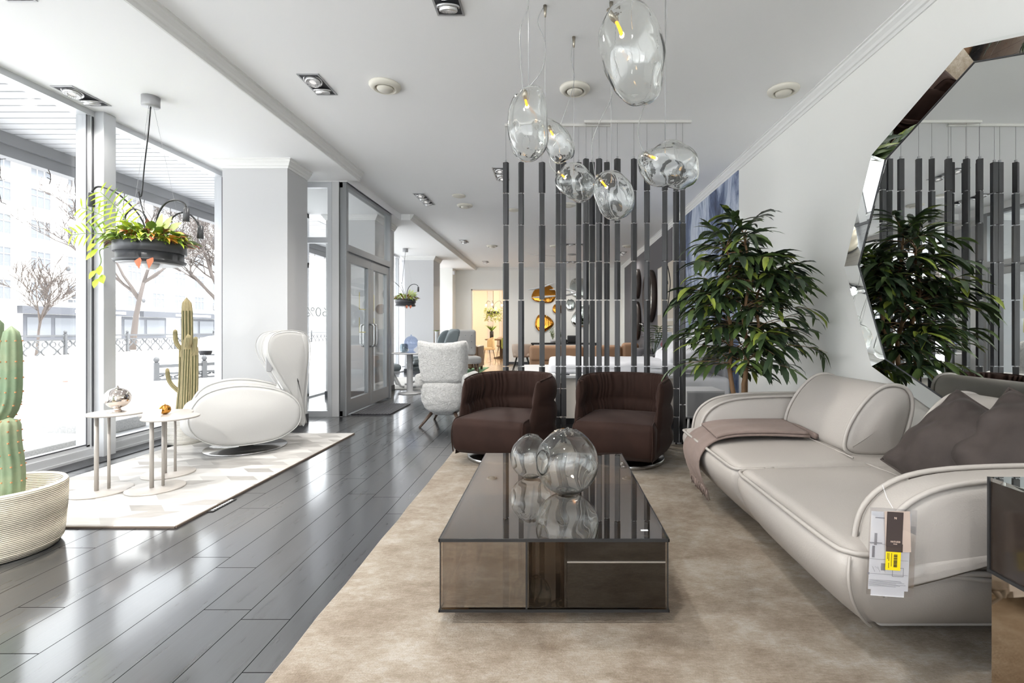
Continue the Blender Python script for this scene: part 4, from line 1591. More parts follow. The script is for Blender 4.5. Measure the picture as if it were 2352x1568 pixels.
# ------------------------------------------------------------------ ficus tree behind the sofa
leafG = [mat('leaf_dark', srgb(66, 84, 52), .38), mat('leaf_mid', srgb(88, 108, 58), .38), mat('leaf_light', srgb(150, 164, 70), .4), mat('leaf_deep', srgb(50, 66, 46), .4)]
FT = thing('ficus_tree', 'tall potted ficus with long drooping dark leaves behind the far sofa arm', 'potted plant', (1.5, 3.93, .018))
random.seed(31)
MB().lathe([(0, 0), (.15, 0), (.19, .3), (.2, .34), (.18, .34), (.17, .3), (0, .3)], 28).build('pot', M['charcoal'], FT)
MB().lathe([(0, .28), (.172, .295), (.172, .306), (0, .31)], 20).build('soil', M['soil'], FT)
tk = MB()
fo = MB()
br = MB()
stems = []
for k, (dx, dy, tx, ty, h) in enumerate(((-.04, 0, -.10, .02, 1.75), (.05, .02, .06, -.03, 1.85), (.0, .05, .22, .05, 1.5))):
    pts = [V((dx, dy, .3))]
    for j in range(1, 10):
        f_ = j / 9
        pts.append(V((dx + (tx - dx) * f_ + .025 * sin(j * 1.7 + k * 2), dy + (ty - dy) * f_ + .02 * cos(j * 1.3 + k), .3 + (h - .3) * f_)))
    tk.tube(pts, [.022 * (1 - .07 * j) for j in range(10)], 8)
    stems.append(pts)
tk.build('trunk', M['bark'], FT)


def sprig(p0, d, ln, nl):
    p = V(p0)
    d = V(d).normalized()
    pts = [p]
    for j in range(6):
        d = (d + V((0, 0, -.10))).normalized()
        p = p + d * ln / 6
        pts.append(p)
    br.tube(pts, [.005 * (1 - .12 * j) for j in range(7)], 4)
    for j in range(nl):
        f_ = .25 + .75 * j / (nl - 1) if nl > 1 else 1
        k = min(5, int(f_ * 6))
        q = pts[k].lerp(pts[k + 1], f_ * 6 - k) if k < 6 else pts[6]
        dd = (pts[k + 1] - pts[k]).normalized()
        side = dd.cross(V((0, 0, 1))).normalized()
        sgn = 1 if j % 2 else -1
        ld = dd * random.uniform(.5, 1.1) + side * sgn * random.uniform(.3, .9) + V((0, 0, random.uniform(-.25, .3)))
        fo.mi = random.choices((0, 1, 2, 3), (5, 4, 1.3, 4))[0]
        L_ = random.uniform(.16, .25)
        fo.leaf(q, ld, (random.uniform(-.3, .3), random.uniform(-.3, .3), 1), L_, L_ * random.uniform(.19, .26), random.uniform(.5, 1.25), 4, random.uniform(.05, .3))


for k in range(135):
    z = .74 + 1.05 * (k + random.random()) / 135
    st_ = random.choice(stems)
    f_ = min(1, (z - .3) / (st_[-1].z - .3))
    kk = min(8, int(f_ * 9))
    p = st_[kk].lerp(st_[kk + 1], f_ * 9 - kk)
    a = k * 2.39996 + random.uniform(-.3, .3)
    env = .44 * (1 - .45 * max(0, (z - 1.15) / .65) ** 1.5)
    ln = env * random.uniform(.55, 1.05)
    ln *= 1.0 if cos(a) > 0 else 1.0
    yk = .75 if sin(a) > 0 else .9
    sprig(p, (cos(a), sin(a) * yk, random.uniform(.25, .95)), ln, random.randint(8, 12))
for st_ in stems:
    for k in range(3):
        a = random.uniform(0, 6.28)
        sprig(st_[-1], (cos(a) * .5, sin(a) * .4, 1), .2, 9)
sprig((.3, -.05, .95), (1, -.2, .22), .36, 9)
br.build('branches', M['bark'], FT)
for i_, p in enumerate(fo.v):
    if p[0] > .6:
        fo.v[i_] = (.6 + (p[0] - .6) * .25, p[1], p[2])
fo.build('foliage', leafG, FT)
# ------------------------------------------------------------------ left rug
PR = tag(MB().rbox((1.46, 2.43, .014), .006, (0, 0, .007), k=2, m=10).build('patchwork_rug', M['patch'], loc=(-2.825, 3.92, 0)), 'pale patchwork hide rug by the window under the white armchair', 'rug')
M['rugedge'] = mat('rug_binding', srgb(112, 100, 90), .8)
B((.728, .738, -1.215, 1.215, .001, .012), (-.73, .73, -1.222, -1.212, .001, .01)).build('binding', M['rugedge'], PR)
lb = B((.735, .775, -.98, -.76, .001, .004)).build('woven_label', M['ink'], PR)
B(*[(.747, .763, -.96 + k * .022, -.948 + k * .022, .004, .0046) for k in range(9)]).build('label_marks', M['tagp'], lb)

# ------------------------------------------------------------------ white lounge chair
WC = thing('lounge_chair', 'white leather winged lounge chair on the patchwork rug', 'armchair', (-2.83, 4.5, .0145), radians(-90 + 35))
arm_o = spline([(-.43, .33), (-.395, .47), (-.30, .57), (-.12, .615), (.08, .60), (.27, .54), (.38, .44), (.41, .33), (.37, .21), (.22, .12), (0, .095), (-.22, .115), (-.37, .20)], 5)
for sx in (-1, 1):
    a = MB().slab(arm_o, .17, .06, 'x', (sx * .335, 0, 0), bulge=.045, k=5).build('armrest', M['leatherW'], WC)
    for e in (-1, 1):
        MB().tube([(sx * .335 + e * .068, p[0] * .975, .35 + (p[1] - .35) * .97) for p in arm_o], .004, 6, closed=True).build('piping', M['leatherW'], a)


def wseat(p, q):
    x, y, z = p
    if q[2] > 0:
        z += .03 * (1 - q[0] ** 2) * (1 - q[1] ** 2) - .03 * q[1]
    if q[1] < 0:
        y += .10 * max(0, -q[2]) ** 1.5 * -q[1] - .05 * (1 - q[2] ** 2) * -q[1]
    return (x, y, z)


MB().rbox((.52, .80, .34), .09, (0, -.03, .28), k=5, m=8, fn=wseat).build('seat', M['leatherW'], WC)
# back and wings
wing = spline([(.41, .20), (.38, .30), (.31, .48), (.20, .68), (.12, .84), (.105, .95), (.15, 1.04), (.25, 1.075), (.38, 1.075), (.475, 1.04), (.505, .95), (.50, .82), (.475, .65), (.445, .45), (.43, .28)], 5)
for sx in (-1, 1):
    m = MB().slab(wing, .10, .045, 'x', (0, 0, 0), bulge=.02, k=5)
    m.xf(Matrix.Translation((sx * .285, .0, 0)) @ Matrix.Translation((0, .42, 0)) @ Matrix.Rotation(radians(27 * sx), 4, 'Z') @ Matrix.Translation((0, -.42, 0)) @ Matrix.Rotation(radians(-3 * sx), 4, 'Y'))
    o = m.build('headrest_wing', M['leatherW'], WC)
    for e in (-1, 1):
        mm = MB().tube([(e * .048, p[0], p[1]) for p in wing], .004, 6, closed=True)
        mm.xf(Matrix.Translation((sx * .285, .0, 0)) @ Matrix.Translation((0, .42, 0)) @ Matrix.Rotation(radians(27 * sx), 4, 'Z') @ Matrix.Translation((0, -.42, 0)) @ Matrix.Rotation(radians(-3 * sx), 4, 'Y'))
        mm.build('piping', M['leatherW'], o)
bkp = spline([(.20, .36), (.27, .55), (.33, .8), (.36, 1.0), (.41, 1.06), (.47, 1.02), (.485, .85), (.46, .6), (.43, .35), (.38, .22), (.27, .25)], 5)
MB().slab(bkp, .56, .04, 'x', (0, 0, 0), bulge=.01).build('backrest', M['leatherW'], WC)
MB().lathe([(0, 0), (.33, 0), (.335, .006), (.33, .014), (.06, .018), (.05, .12), (0, .12)], 48).build('swivel_base', M['steel'], WC)
MB().slab(rrect(.05, .17, .02), .012, .005, 'x', (.375, .15, .80)).build('hanging_tag', M['grey'], WC)

# ------------------------------------------------------------------ small round tables
M['taupemetal'] = mat('taupe_metal', srgb(190, 184, 178), .4, metal=.15)


def sidetable(label, x, y, z, tdx, tdy, rt, rb):
    t = thing('side_table', label, 'side table', (x, y, .0145), 0, 'small round metal side tables')
    MB().lathe([(0, 0), (rb, 0), (rb, .008), (rb - .003, .01), (0, .01)], 48).build('base', M['taupemetal'], t)
    MB().lathe([(0, z - .012), (rt - .004, z - .012), (rt, z - .008), (rt, z - .002), (rt - .002, z), (0, z)], 56, (tdx, tdy, 0)).build('tabletop', M['taupemetal'], t)
    MB().cyl((-.012, -.02, .01), (-.012, -.02, z - .012), .0125).build('leg', M['taupemetal'], t)
    MB().cyl((.026, .03, .01), (.026, .03, z - .012), .009).build('leg', M['taupemetal'], t)
    return t


sidetable('tall round taupe side table carrying the silver globe vase', -3.04, 3.28, .528, .085, .03, .168, .172)
sidetable('low round taupe side table in front carrying the small price card', -2.72, 3.34, .488, .08, .03, .165, .168)
sidetable('low round taupe side table standing half hidden behind the front one', -2.90, 3.68, .472, .03, -.06, .165, .168)
M['silver'] = mat('silver_mercury_glass', srgb(226, 216, 208), .05, metal=1.)
M['gold'] = mat('gold_mercury_glass', srgb(206, 148, 72), .07, metal=1.)


def globe(label, loc, r, mt, foot):
    t = thing('globe_ornament', label, 'vase', loc, 0)
    prof = [(0, 0), (.62 * r, 0), (.6 * r, .06 * r), (.3 * r, .16 * r), (.24 * r, .34 * r), (.4 * r, .42 * r)] if foot else [(0, 0), (.4 * r, 0.0)]
    c = (1.28 if foot else .95) * r
    for i in range(3 if foot else 2, 22):
        a = -pi / 2 + pi * i / 22
        prof.append((r * cos(a), c + r * .95 * sin(a)))
    prof += [(.10 * r, c + 1.0 * r), (.05 * r, c + 1.12 * r), (0, c + 1.16 * r)]
    MB().lathe(prof, 40).build('body', mt, t)
    return t


globe('silver mirrored globe on a small foot on the tall side table', (-2.955, 3.31, .5429), .074, M['silver'], True)
globe('small gold glass bulb ornament on the low side table', (-2.745, 3.45, .5027), .036, M['gold'], False)
pc = thing('price_card', 'small white folded price card on the low side table', 'card', (-2.72, 3.30, .5028), radians(30))
B((-.05, .05, -.0008, .0008, 0, .075)).xf(Matrix.Rotation(radians(-50), 4, 'X')).build('card', M['tagp'], pc)
B(*[(-.04, .03 - .01 * (k % 2), -.0016, -.0009, .012 + k * .014, .016 + k * .014) for k in range(4)]).xf(Matrix.Rotation(radians(-50), 4, 'X')).build('print_lines', M['faint'], pc)


# ------------------------------------------------------------------ cacti
def ribbed(mb, pts, rad, ribs=9, depth=.18, n=54):
    """ribbed column swept along pts with rounded tip"""
    P = spline(pts, 5, False)
    k = len(P)
    R = []
    for i in range(k):
        f_ = i / (k - 1)
        r = rad * (1 - .12 * f_)
        if f_ > .86:
            r *= sqrt(max(.002, 1 - ((f_ - .86) / .14) ** 2))
        if f_ < .06:
            r *= .75 + .25 * f_ / .06
        R.append(r)
    PV = [V(p) for p in P]
    u = V((1, 0, 0))
    rings = []
    for i in range(k):
        d = (PV[min(i + 1, k - 1)] - PV[max(i - 1, 0)]).normalized()
        u = (u - d * u.dot(d)).normalized()
        w_ = d.cross(u)
        ring = []
        for j in range(n):
            a = 2 * pi * j / n
            rr = R[i] * (1 - depth * (.5 - .5 * cos(ribs * a)) ** .6)
            ring.append(PV[i] + (u * cos(a) + w_ * sin(a)) * rr)
        rings.append(ring)
    mb.rings(rings, True, True)
    return rings, R


M['spine'] = mat('cactus_areole', srgb(196, 140, 96), .8)


def areoles(mb, rings, R, ribs, n=54, step=2):
    for i in range(2, len(rings) - 1, step):
        for k in range(ribs):
            j = round(k * n / ribs) % n
            p = rings[i][j]
            mb.cbox(p, (.006, .006, .006))


def basket(name, parent, r0, r1, h, mt, wob=.006):
    prof = [(0, 0), (r0 * .93, 0), (r0, .03), (r1, h - .01), (r1 - .006, h), (r1 - .018, h), (r1 - .022, h - .01), (r0 - .02, .03), (0, .028)]
    # fine rope steps on the outside
    out = prof[:3]
    ns = int(h / .011)
    for i in range(1, ns):
        f_ = i / ns
        rr = r0 + (r1 - r0) * sin(f_ * pi / 2)
        out += [(rr + .002, .03 + (h - .04) * (f_ - .2 / ns)), (rr - .001, .03 + (h - .04) * (f_ + .4 / ns))]
    out += prof[3:]
    return MB().lathe(out, 56).build(name, mt, parent)


C1 = thing('cactus_plant', 'big green column cactus in a cream rope basket at the left edge', 'potted plant', (-2.77, 2.42, 0))
basket('basket', C1, .245, .262, .325, M['basket'])
MB().lathe([(0, .2), (.236, .2), (.236, .21), (0, .22)], 24).build('soil', M['soil'], C1)
cm = MB()
ar = MB()
for pts, r in (([(.10, -.02, .2), (.11, -.02, .4), (.105, -.03, .55), (.105, -.03, .67)], .048),
               ([(-.06, .02, .2), (-.07, .02, .7), (-.05, .02, 1.2)], .062),
               ([(-.06, .02, .62), (.02, .0, .66), (.085, -.01, .74), (.095, -.01, .9), (.093, -.01, 1.12)], .046)):
    rg_, R_ = ribbed(cm, pts, r, 8)
    areoles(ar, rg_, R_, 8)
cm.build('stem', M['cactus'], C1)
ar.build('spines', M['spine'], C1)['kind'] = 'stuff'

M['cactuspale'] = mat('cactus_striped', srgb(186, 172, 132), .7, var=.2, vscale=14)
M['cactusgroove'] = mat('cactus_groove', srgb(96, 98, 66), .8)
C2 = thing('cactus_plant', 'tall slim striped cactus in a white rope basket between window and lounge chair', 'potted plant', (-3.56, 4.72, .0145))
basket('basket', C2, .165, .175, .285, M['basketW'])
MB().lathe([(0, .24), (.155, .24), (.155, .25), (0, .26)], 24).build('soil', M['soil'], C2)
cm = MB()
gm_ = MB()
for pts, r in (([(.0, 0, .25), (.01, 0, .6), (.02, 0, 1.0), (.015, 0, 1.40)], .052),
               ([(.06, .01, .25), (.07, .01, .6), (.08, .0, .96)], .046),
               ([(-.06, .01, .25), (-.03, .01, .6), (-.03, .01, .93)], .04),
               ([(.02, -.03, .25), (.04, -.04, .6), (.05, -.03, 1.05)], .04),
               ([(.05, 0, .8), (.10, -.02, .86), (.12, -.03, .95), (.125, -.03, 1.02)], .021),
               ([(-.02, 0, .88), (-.065, -.02, .95), (-.08, -.02, 1.02), (-.08, -.02, 1.09)], .021),
               ([(.04, -.03, .88), (.07, -.06, .95), (.09, -.07, 1.04)], .022),
               ([(-.05, 0, .48), (-.11, -.02, .55), (-.14, -.03, .62), (-.15, -.03, .72)], .02)):
    ribbed(cm, pts, r, 9, .26)
    P = spline(pts, 5, False)
    for k in range(9):
        a = 2 * pi * (k + .5) / 9
        q = [V(p) + V((cos(a), sin(a), 0)) * r * .76 for p in P[1:-2]]
        gm_.tube(q, r * .1, 4)
cm.build('stem', M['cactuspale'], C2)
gm_.build('grooves', M['cactusgroove'], C2)['kind'] = 'stuff'

# ------------------------------------------------------------------ hanging planter lamp
plG = [mat('planter_leaf_lime', srgb(172, 192, 60), .5), mat('planter_leaf_green', srgb(112, 142, 58), .5), mat('planter_leaf_red', srgb(186, 104, 70), .5), mat('planter_leaf_pale', srgb(196, 206, 140), .5), mat('planter_leaf_plum', srgb(128, 84, 78), .5), mat('planter_leaf_orange', srgb(214, 150, 60), .5)]
M['opal'] = mat('opal_glass', srgb(238, 238, 236), .25)


def planter(label, loc, ztop, seed, full=True):
    t = thing('planter_lamp', label, 'pendant lamp', loc, 0, 'hanging planter lamps with goosenecks')
    random.seed(seed)
    MB().lathe([(0, -.115), (.285, -.115), (.293, -.10), (.293, -.095), (.272, -.095), (.272, -.0), (.278, .02), (.268, .02), (.262, -.03), (0, -.035)], 64).xf(Matrix.Diagonal((.8, .8, 1, 1))).build('bowl', M['charcoal'], t)
    MB().lathe([(.283, -.035), (.295, -.035), (.295, .04), (.286, .045), (.280, .04), (.283, -.03)], 64).xf(Matrix.Diagonal((.8, .8, 1, 1))).build('rim_band', M['charcoal'], t)
    MB().lathe([(.27, -.118), (.23, -.13), (.1, -.118), (0, -.116)], 48).xf(Matrix.Diagonal((.8, .8, 1, 1))).build('reflector', M['grey'], t)
    MB().lathe([(0, -.165), (.03, -.162), (.052, -.145), (.058, -.12), (.05, -.10), (0, -.1)], 28).build('bulb', M['opal'], t)
    MB().lathe([(0, -.03), (.255, -.03), (.255, -.0), (0, .02)], 32).xf(Matrix.Diagonal((.8, .8, 1, 1))).build('soil', M['soil'], t)
    zt = ztop - loc[2]
    MB().lathe([(0, zt), (.062, zt), (.062, zt - .075), (.058, zt - .08), (0, zt - .08)], 32).build('canopy', M['grey'], t)
    MB().tube(spline([(0, 0, zt - .08), (-.02, 0, zt - .3), (-.05, 0, zt - .55), (-.075, 0, zt - .8), (-.10, 0, .47), (-.06, 0, .30), (0.0, 0, .12), (.02, 0, 0)], 5, False), .0045, 6).build('flex', M['black'], t)
    for k in range(3):
        a = k * 2 * pi / 3 + .6
        MB().cyl((.02 * cos(a), .02 * sin(a), zt - .08), (.22 * cos(a), .22 * sin(a), .03), .0009, n=4).build('suspension_wire', M['wire'], t)
    arms = [((-.03, 0, .0), [(-.03, 0, .12), (-.09, -.01, .28), (-.24, -.03, .44), (-.36, -.05, .49), (-.41, -.06, .46), (-.42, -.06, .40)]),
            ((.03, 0, 0), [(.035, 0, .14), (.06, .0, .28), (.13, -.01, .37), (.22, -.02, .39), (.29, -.02, .36), (.305, -.02, .29)]),
            ((.0, .03, 0), [(-.04, .06, .15), (-.14, .1, .31), (-.26, .14, .36), (-.34, .16, .32), (-.355, .17, .24)]),
            ((.04, .03, 0), [(.06, .06, .14), (.12, .08, .28), (.2, .1, .32), (.27, .12, .27), (.31, .13, .18)])]
    for q, (p0, pts) in enumerate(arms if full else arms[:2]):
        a = MB().tube(spline([p0] + pts, 5, False), .007, 8).build('gooseneck', M['black'], t)
        e = V(pts[-1])
        MB().tube([e + V((0, 0, .04)), e + V((0, 0, .035)), e + V((-.004, 0, -.07)), e + V((-.004, 0, -.072))], [.012, .02, .024, .02], 16).build('spot_head', M['charcoal'], a)
    fo = MB()
    for k in range(330 if full else 150):
        a = random.uniform(0, 2 * pi)
        r = .225 * sqrt(random.random())
        p = V((r * cos(a), r * sin(a), random.uniform(.0, .035)))
        fo.mi = random.choices(range(6), (4, 4.2, 1.5, 1.4, 1.3, .8))[0]
        ln = random.uniform(.06, .125)
        out = r / .225
        d = V((cos(a) * (.3 + out), sin(a) * (.3 + out), random.uniform(.1, 1.3 - .7 * out)))
        q = p + V((0, 0, random.uniform(.02, .12) * (1.15 - out * .55))) + d.normalized() * .03
        fo.tube([p, q], .0015, 3)
        fo.leaf(q, d, (random.uniform(-.5, .5), random.uniform(-.5, .5), 1), ln, ln * random.uniform(.4, .7), random.uniform(.3, 1.3), 3, .2)
    for k in range(3):
        fo.mi = 3
        a = .8 + k
        fo.leaf((.08 + .03 * k, -.02, .12), (.25 + .2 * k, -.1, 1 - .25 * k), (0, -1, .2), .17, .062, .2, 4, .15)
    for k in range(2):
        fo.mi = 2
        fo.leaf((.10 + .10 * k, -.22, -.10), (.1 - .3 * k, -.2, -.9), (0, -1, .1), .09, .06, .1, 3, .3)
    fo.build('foliage', plG, t)
    if full:
        # palm fronds leaning out to the left
        pf = MB()
        for st, dr, ln in (((-.08, .0, .05), (-.62, -.1, .72), .5), ((-.07, .02, .05), (-.85, -.25, .42), .48), ((-.06, -.03, .05), (-.35, -.12, .85), .46)):
            p, d = V(st), V(dr).normalized()
            pts = [p]
            for j in range(12):
                d = (d + V((0, 0, -.055))).normalized()
                p = p + d * ln / 12
                pts.append(p)
            pf.mi = 1
            pf.tube(pts, .003, 4)
            for j in range(4, 13):
                dd = (pts[j] - pts[j - 1]).normalized()
                sd = dd.cross(V((.2, -1, .2))).normalized()
                for sg in (1, -1):
                    pf.mi = 0 if random.random() < .75 else 1
                    l2 = .15 * (1 - .45 * abs(j - 7) / 6)
                    pf.leaf(pts[j], dd * .55 + sd * sg, (0, -1, .3), l2, .017, .5, 4, .15)
        pf.build('palm_fronds', plG, t)
        vn = MB()
        pts = spline([(-.25, -.1, .0), (-.30, -.12, -.03), (-.28, -.13, -.12), (-.32, -.13, -.20), (-.34, -.13, -.26)], 4, False)
        vn.mi = 1
        vn.tube(pts, .003, 4)
        for k, (dx, dz) in enumerate(((-.1, .02), (-.05, -.02), (.02, -.15), (-.07, -.19), (-.02, -.25), (.05, -.22), (-.12, -.05))):
            vn.mi = 0
            vn.leaf((-.29 + dx * .3, -.13, dz), (dx * 6, -.2, -.4), (0, -1, .5), .085, .055, .6, 4, .15)
        vn.build('trailing_vine', plG, t)
    return t


planter('hanging planter lamp of lime and red foliage in front of the left shop window', (-3.25, 3.94, 1.75), ZS, 2)
planter('far hanging planter lamp beyond the entrance doors', (-3.42, 11.3, 1.76), ZS, 5, False)
# ------------------------------------------------------------------ middle and far showroom
M['fluffy'] = mat('grey_sheepskin', srgb(206, 205, 203), .9, bump=1., bscale=70, sheen=.4, var=.2, vscale=45)
M['walnutleg'] = mat('dark_wood_leg', srgb(84, 68, 58), .4)
FC = thing('sheepskin_armchair', 'grey sheepskin high-back armchair seen from behind, left of the brown armchairs', 'armchair', (-1.24, 5.72, 0), radians(176))


def fuzz(p, q):
    n_ = noise.noise(V(p) * 22) * .008
    return (p[0] * (1 + n_), p[1] + .06 * (p[0] / .27) ** 2 * -1 + n_, p[2] + n_)




def fback(p, q):
    x, y, z = p
    x *= 1 + .05 * q[2] - .08 * max(0, -q[2]) ** 2
    if q[2] > 0:
        z += q[2] * (.045 * abs(q[0]) ** 2.2 - .02)
    n_ = noise.noise(V(p) * 26) * .008
    return (x + n_, y - .07 * (x / .28) ** 2 + .12 * z + n_, z + n_ * .5)


m = MB().rbox((.56, .17, .49), .075, (0, .22, .725), k=5, m=16, fn=fback)
m.build('backrest', M['fluffy'], FC)


def shell(p, q):
    x, y, z = p
    lo = max(0, -q[2])
    x *= 1 - .42 * lo ** 1.7
    y = y * (1 - .2 * lo ** 1.5)
    y -= .10 * (x / .28) ** 2 * (q[1] > 0)
    n_ = noise.noise(V(p) * 26) * .008
    return (x + n_, y + n_, z)


MB().rbox((.56, .58, .42), .10, (0, -.01, .335), k=5, m=12, fn=shell).build('seat_shell', M['fluffy'], FC)
for sx in (-1, 1):
    MB().rbox((.10, .5, .16), .045, (sx * .27, -.02, .52)).build('armrest', M['fluffy'], FC)
    for sy in (-1, 1):
        MB().cyl((sx * .13, sy * .15, .16), (sx * .24, sy * .27, 0), .022, .012).build('leg', M['walnutleg'], FC)

# white pedestal table with two glass vases
PT = thing('pedestal_table', 'white round pedestal table near the entrance doors carrying two glass vases', 'table', (-2.47, 8.42, 0))
MB().lathe([(0, 0), (.19, 0), (.195, .012), (.06, .03), (.052, .06), (.05, .66), (.06, .69), (0, .69)], 40).build('pedestal', M['white'], PT)
MB().lathe([(0, .685), (.33, .685), (.345, .694), (.34, .703), (0, .703)], 56).build('tabletop', M['white'], PT)
M['blueglass'] = thin_glass('blue_glass', (.72, .79, .93), .08, .5, (1, 1, 1), 3.)
M['greyglass'] = thin_glass('grey_glass', (.62, .66, .68), .08, .5, (1, 1, 1), 3.)
t = thing('glass_globe', 'pale blue glass globe on a footed base on the white pedestal table', 'vase', (-2.43, 8.36, .7035))
r = .118
MB().lathe([(0, 0), (.075, 0), (.078, .012), (.05, .03), (.035, .045), (.045, .06)] + [(r * cos(a), .175 + r * .98 * sin(a)) for a in [-1.2 + 2.75 * i / 16 for i in range(17)]] + [(.012, .295), (.01, .31), (0, .315)], 40).build('globe', M['blueglass'], t)
t = thing('glass_jar', 'squat smoky grey glass vase beside the blue globe on the pedestal table', 'vase', (-2.60, 8.50, .7035))
MB().lathe([(0, 0), (.05, 0), (.07, .02), (.075, .08), (.07, .14), (.05, .155), (.045, .15), (.062, .135), (.066, .08), (.06, .02), (0, .01)], 36).build('body', M['greyglass'], t)

# blue-grey recliner and ottoman on white bases
M['slate'] = mat('slate_leather', srgb(128, 138, 142), .5, bump=.08, bscale=120)
RC = thing('recliner_chair', 'slate blue wing-back recliner on a white metal base behind the sheepskin armchair', 'armchair', (-2.42, 9.5, .0125), radians(-62))
m = MB().slab(spline([(.30, .42), (.26, .6), (.36, .85), (.45, 1.06), (.53, 1.10), (.56, 1.02), (.47, .75), (.42, .48), (.36, .36)], 5), .50, .05, 'x', (0, 0, 0), bulge=.02)
m.build('backrest', M['slate'], RC)
for sx in (-1, 1):
    MB().slab(spline([(.28, .66), (.24, .85), (.33, 1.03), (.47, 1.08), (.52, 1.0), (.46, .8), (.38, .66)], 5), .07, .03, 'x', (sx * .29, 0, 0)).build('wing', M['slate'], RC)
    MB().slab(spline([(-.35, .50), (-.3, .56), (.1, .55), (.38, .50), (.36, .44), (0, .47), (-.32, .44)], 5), .09, .035, 'x', (sx * .31, 0, 0)).build('armrest', M['slate'], RC)
MB().slab(spline([(-.38, .38), (-.36, .46), (-.1, .46), (.3, .42), (.36, .34), (.2, .27), (-.1, .28), (-.33, .31)], 5), .54, .06, 'x', (0, 0, 0), bulge=.02).build('seat', M['slate'], RC)
for sx in (-1, 1):
    MB().tube(spline([(sx * .06, 0, .28), (sx * .2, -.02, .18), (sx * .28, -.3, .03), (sx * .3, -.4, .02)], 5, False), .022, 8).build('leg', M['white'], RC)
    MB().tube(spline([(sx * .06, 0, .28), (sx * .2, .05, .18), (sx * .28, .3, .03), (sx * .3, .4, .02)], 5, False), .022, 8).build('leg', M['white'], RC)
MB().cbox((0, .56, 1.0), (.06, .02, .12)).build('hanging_tag', M['tagp'], RC)
OT = thing('ottoman', 'slate blue footstool on splayed white legs in front of the recliner', 'ottoman', (-3.12, 9.2, .0125), radians(-62))
MB().rbox((.52, .42, .13), .055, (0, 0, .38)).build('cushion', M['slate'], OT)
for sx in (-1, 1):
    for sy in (-1, 1):
        MB().tube([(sx * .10, sy * .06, .33), (sx * .2, sy * .2, .03), (sx * .23, sy * .26, .02)], .02, 8).build('leg', M['white'], OT)
tag(B((-3.85, -1.7, 8.95, 11.2, .0, .012)).build('striped_rug', mat('pale_rug', srgb(224, 222, 218), .85, var=.25, vscale=6, stretch=(.3, 3, 1))), 'pale streaked rug under the slate recliner', 'rug')
t = thing('tufted_chair', 'white button-tufted high chair back behind the slate recliner', 'armchair', (-1.93, 10.9, .0125), radians(20))
m = MB().slab(rrect(.50, .58, .06, 5, 0, .80), .12, .05, 'y', (0, .22, 0), bulge=.02)
m.build('backrest', M['leatherW'], t)
MB().rbox((.56, .55, .16), .06, (0, -.06, .42)).build('seat', M['leatherW'], t)
for i in range(3):
    for j in range(3):
        MB().lathe([(0, -.004), (.012, 0), (0, .006)], 8).xf(Matrix.Translation((-.14 + .14 * i, .142, .68 + .14 * j)) @ Matrix.Rotation(pi / 2, 4, 'X')).build('button', M['grey'], t)
for sx in (-1, 1):
    for sy in (-1, 1):
        MB().cyl((sx * .2, sy * .18 - .05, .36), (sx * .24, sy * .22 - .05, 0), .016, .011).build('leg', M['walnutleg'], t)
M['green'] = mat('green_mat', srgb(112, 156, 116), .9, bump=.3, bscale=120)
tag(B((-2.35, -1.86, 12.3, 14.2, .001, .012)).build('green_rug', M['green']), 'small green rug under the wooden sideboard by the far column', 'rug')
t = thing('wooden_sideboard', 'rustic brown wooden sideboard with vertical slabs on a green rug', 'sideboard', (-2.12, 13.0, .0125))
for k in range(3):
    MB().rbox((.135, 1.1, .56), .03, (-.14 + k * .14, 0, .38), k=3, m=3).build('body_slab', M['wood'], t)
for sx in (-1, 1):
    for sy in (-1, 1):
        B((sx * .15 - .03, sx * .15 + .03, sy * .45 - .03, sy * .45 + .03, 0, .11)).build('leg', M['wood'], t)
tag(B((-3.06, -3.0, YB - .62, YB - .55, 2.78, 2.89)).build('motion_sensor', M['white'], bevel=.01), 'small white alarm sensor box high on the far wall corner', 'sensor')

# ------------------------------------------------------------------ dining room behind the doorway
wl = [(1, .78, .48)]
for (x, y, z, e) in ((-2.2, 18.2, 2.2, 70), (-1.3, 20.5, 2.6, 90), (-3.0, 21, 2.6, 80), (-.8, 17.6, 2.7, 60)):
    light('dining_lamp', 'POINT', (x, y, z), e * .5, (1, .88, .72), .09)
t = thing('plant_chandelier', 'yellow-green trailing plant chandelier with glowing bulbs hanging in the dining room', 'chandelier', (-2.2, 18.0, 1.75))
random.seed(77)
MB().lathe([(0, -.05), (.24, -.05), (.25, .03), (.23, .03), (.22, -.02), (0, -.03)], 32).build('bowl', M['charcoal'], t)
MB().cyl((0, 0, 0), (0, 0, 1.34), .006, n=6).build('flex', M['black'], t)
fo = MB()
for k in range(420):
    a = random.uniform(0, 6.283)
    rr = .33 * sqrt(random.random())
    p = (rr * cos(a), rr * sin(a), random.uniform(-.33, .16) * (1 if rr > .18 else .4))
    fo.mi = random.choices((0, 1, 3), (5, 1, 2))[0]
    fo.leaf(p, (cos(a), sin(a), random.uniform(-.8, .6)), (0, 0, 1), random.uniform(.06, .11), .04, .7, 3)
fo.build('foliage', plG, t)
for a in (.5, 2.6, 4.7):
    MB().tube(spline([(0, 0, .02), (.05 * cos(a), .05 * sin(a), .3), (.25 * cos(a), .25 * sin(a), .42), (.34 * cos(a), .34 * sin(a), .30)], 5, False), .006, 6).build('gooseneck', M['black'], t)
    MB().lathe([(0, -.04), (.03, -.02), (.035, .01), (.02, .04), (0, .045)], 14, (.34 * cos(a), .34 * sin(a), .26)).build('bulb', emit_mat('warm_bulb', (1, .72, .38), 6.), t)
t = thing('dining_table', 'round dark dining table in the warm back room', 'table', (-2.0, 18.9, 0))
MB().lathe([(0, .70), (.62, .70), (.64, .72), (.63, .745), (0, .745)], 40).build('tabletop', M['wood'], t)
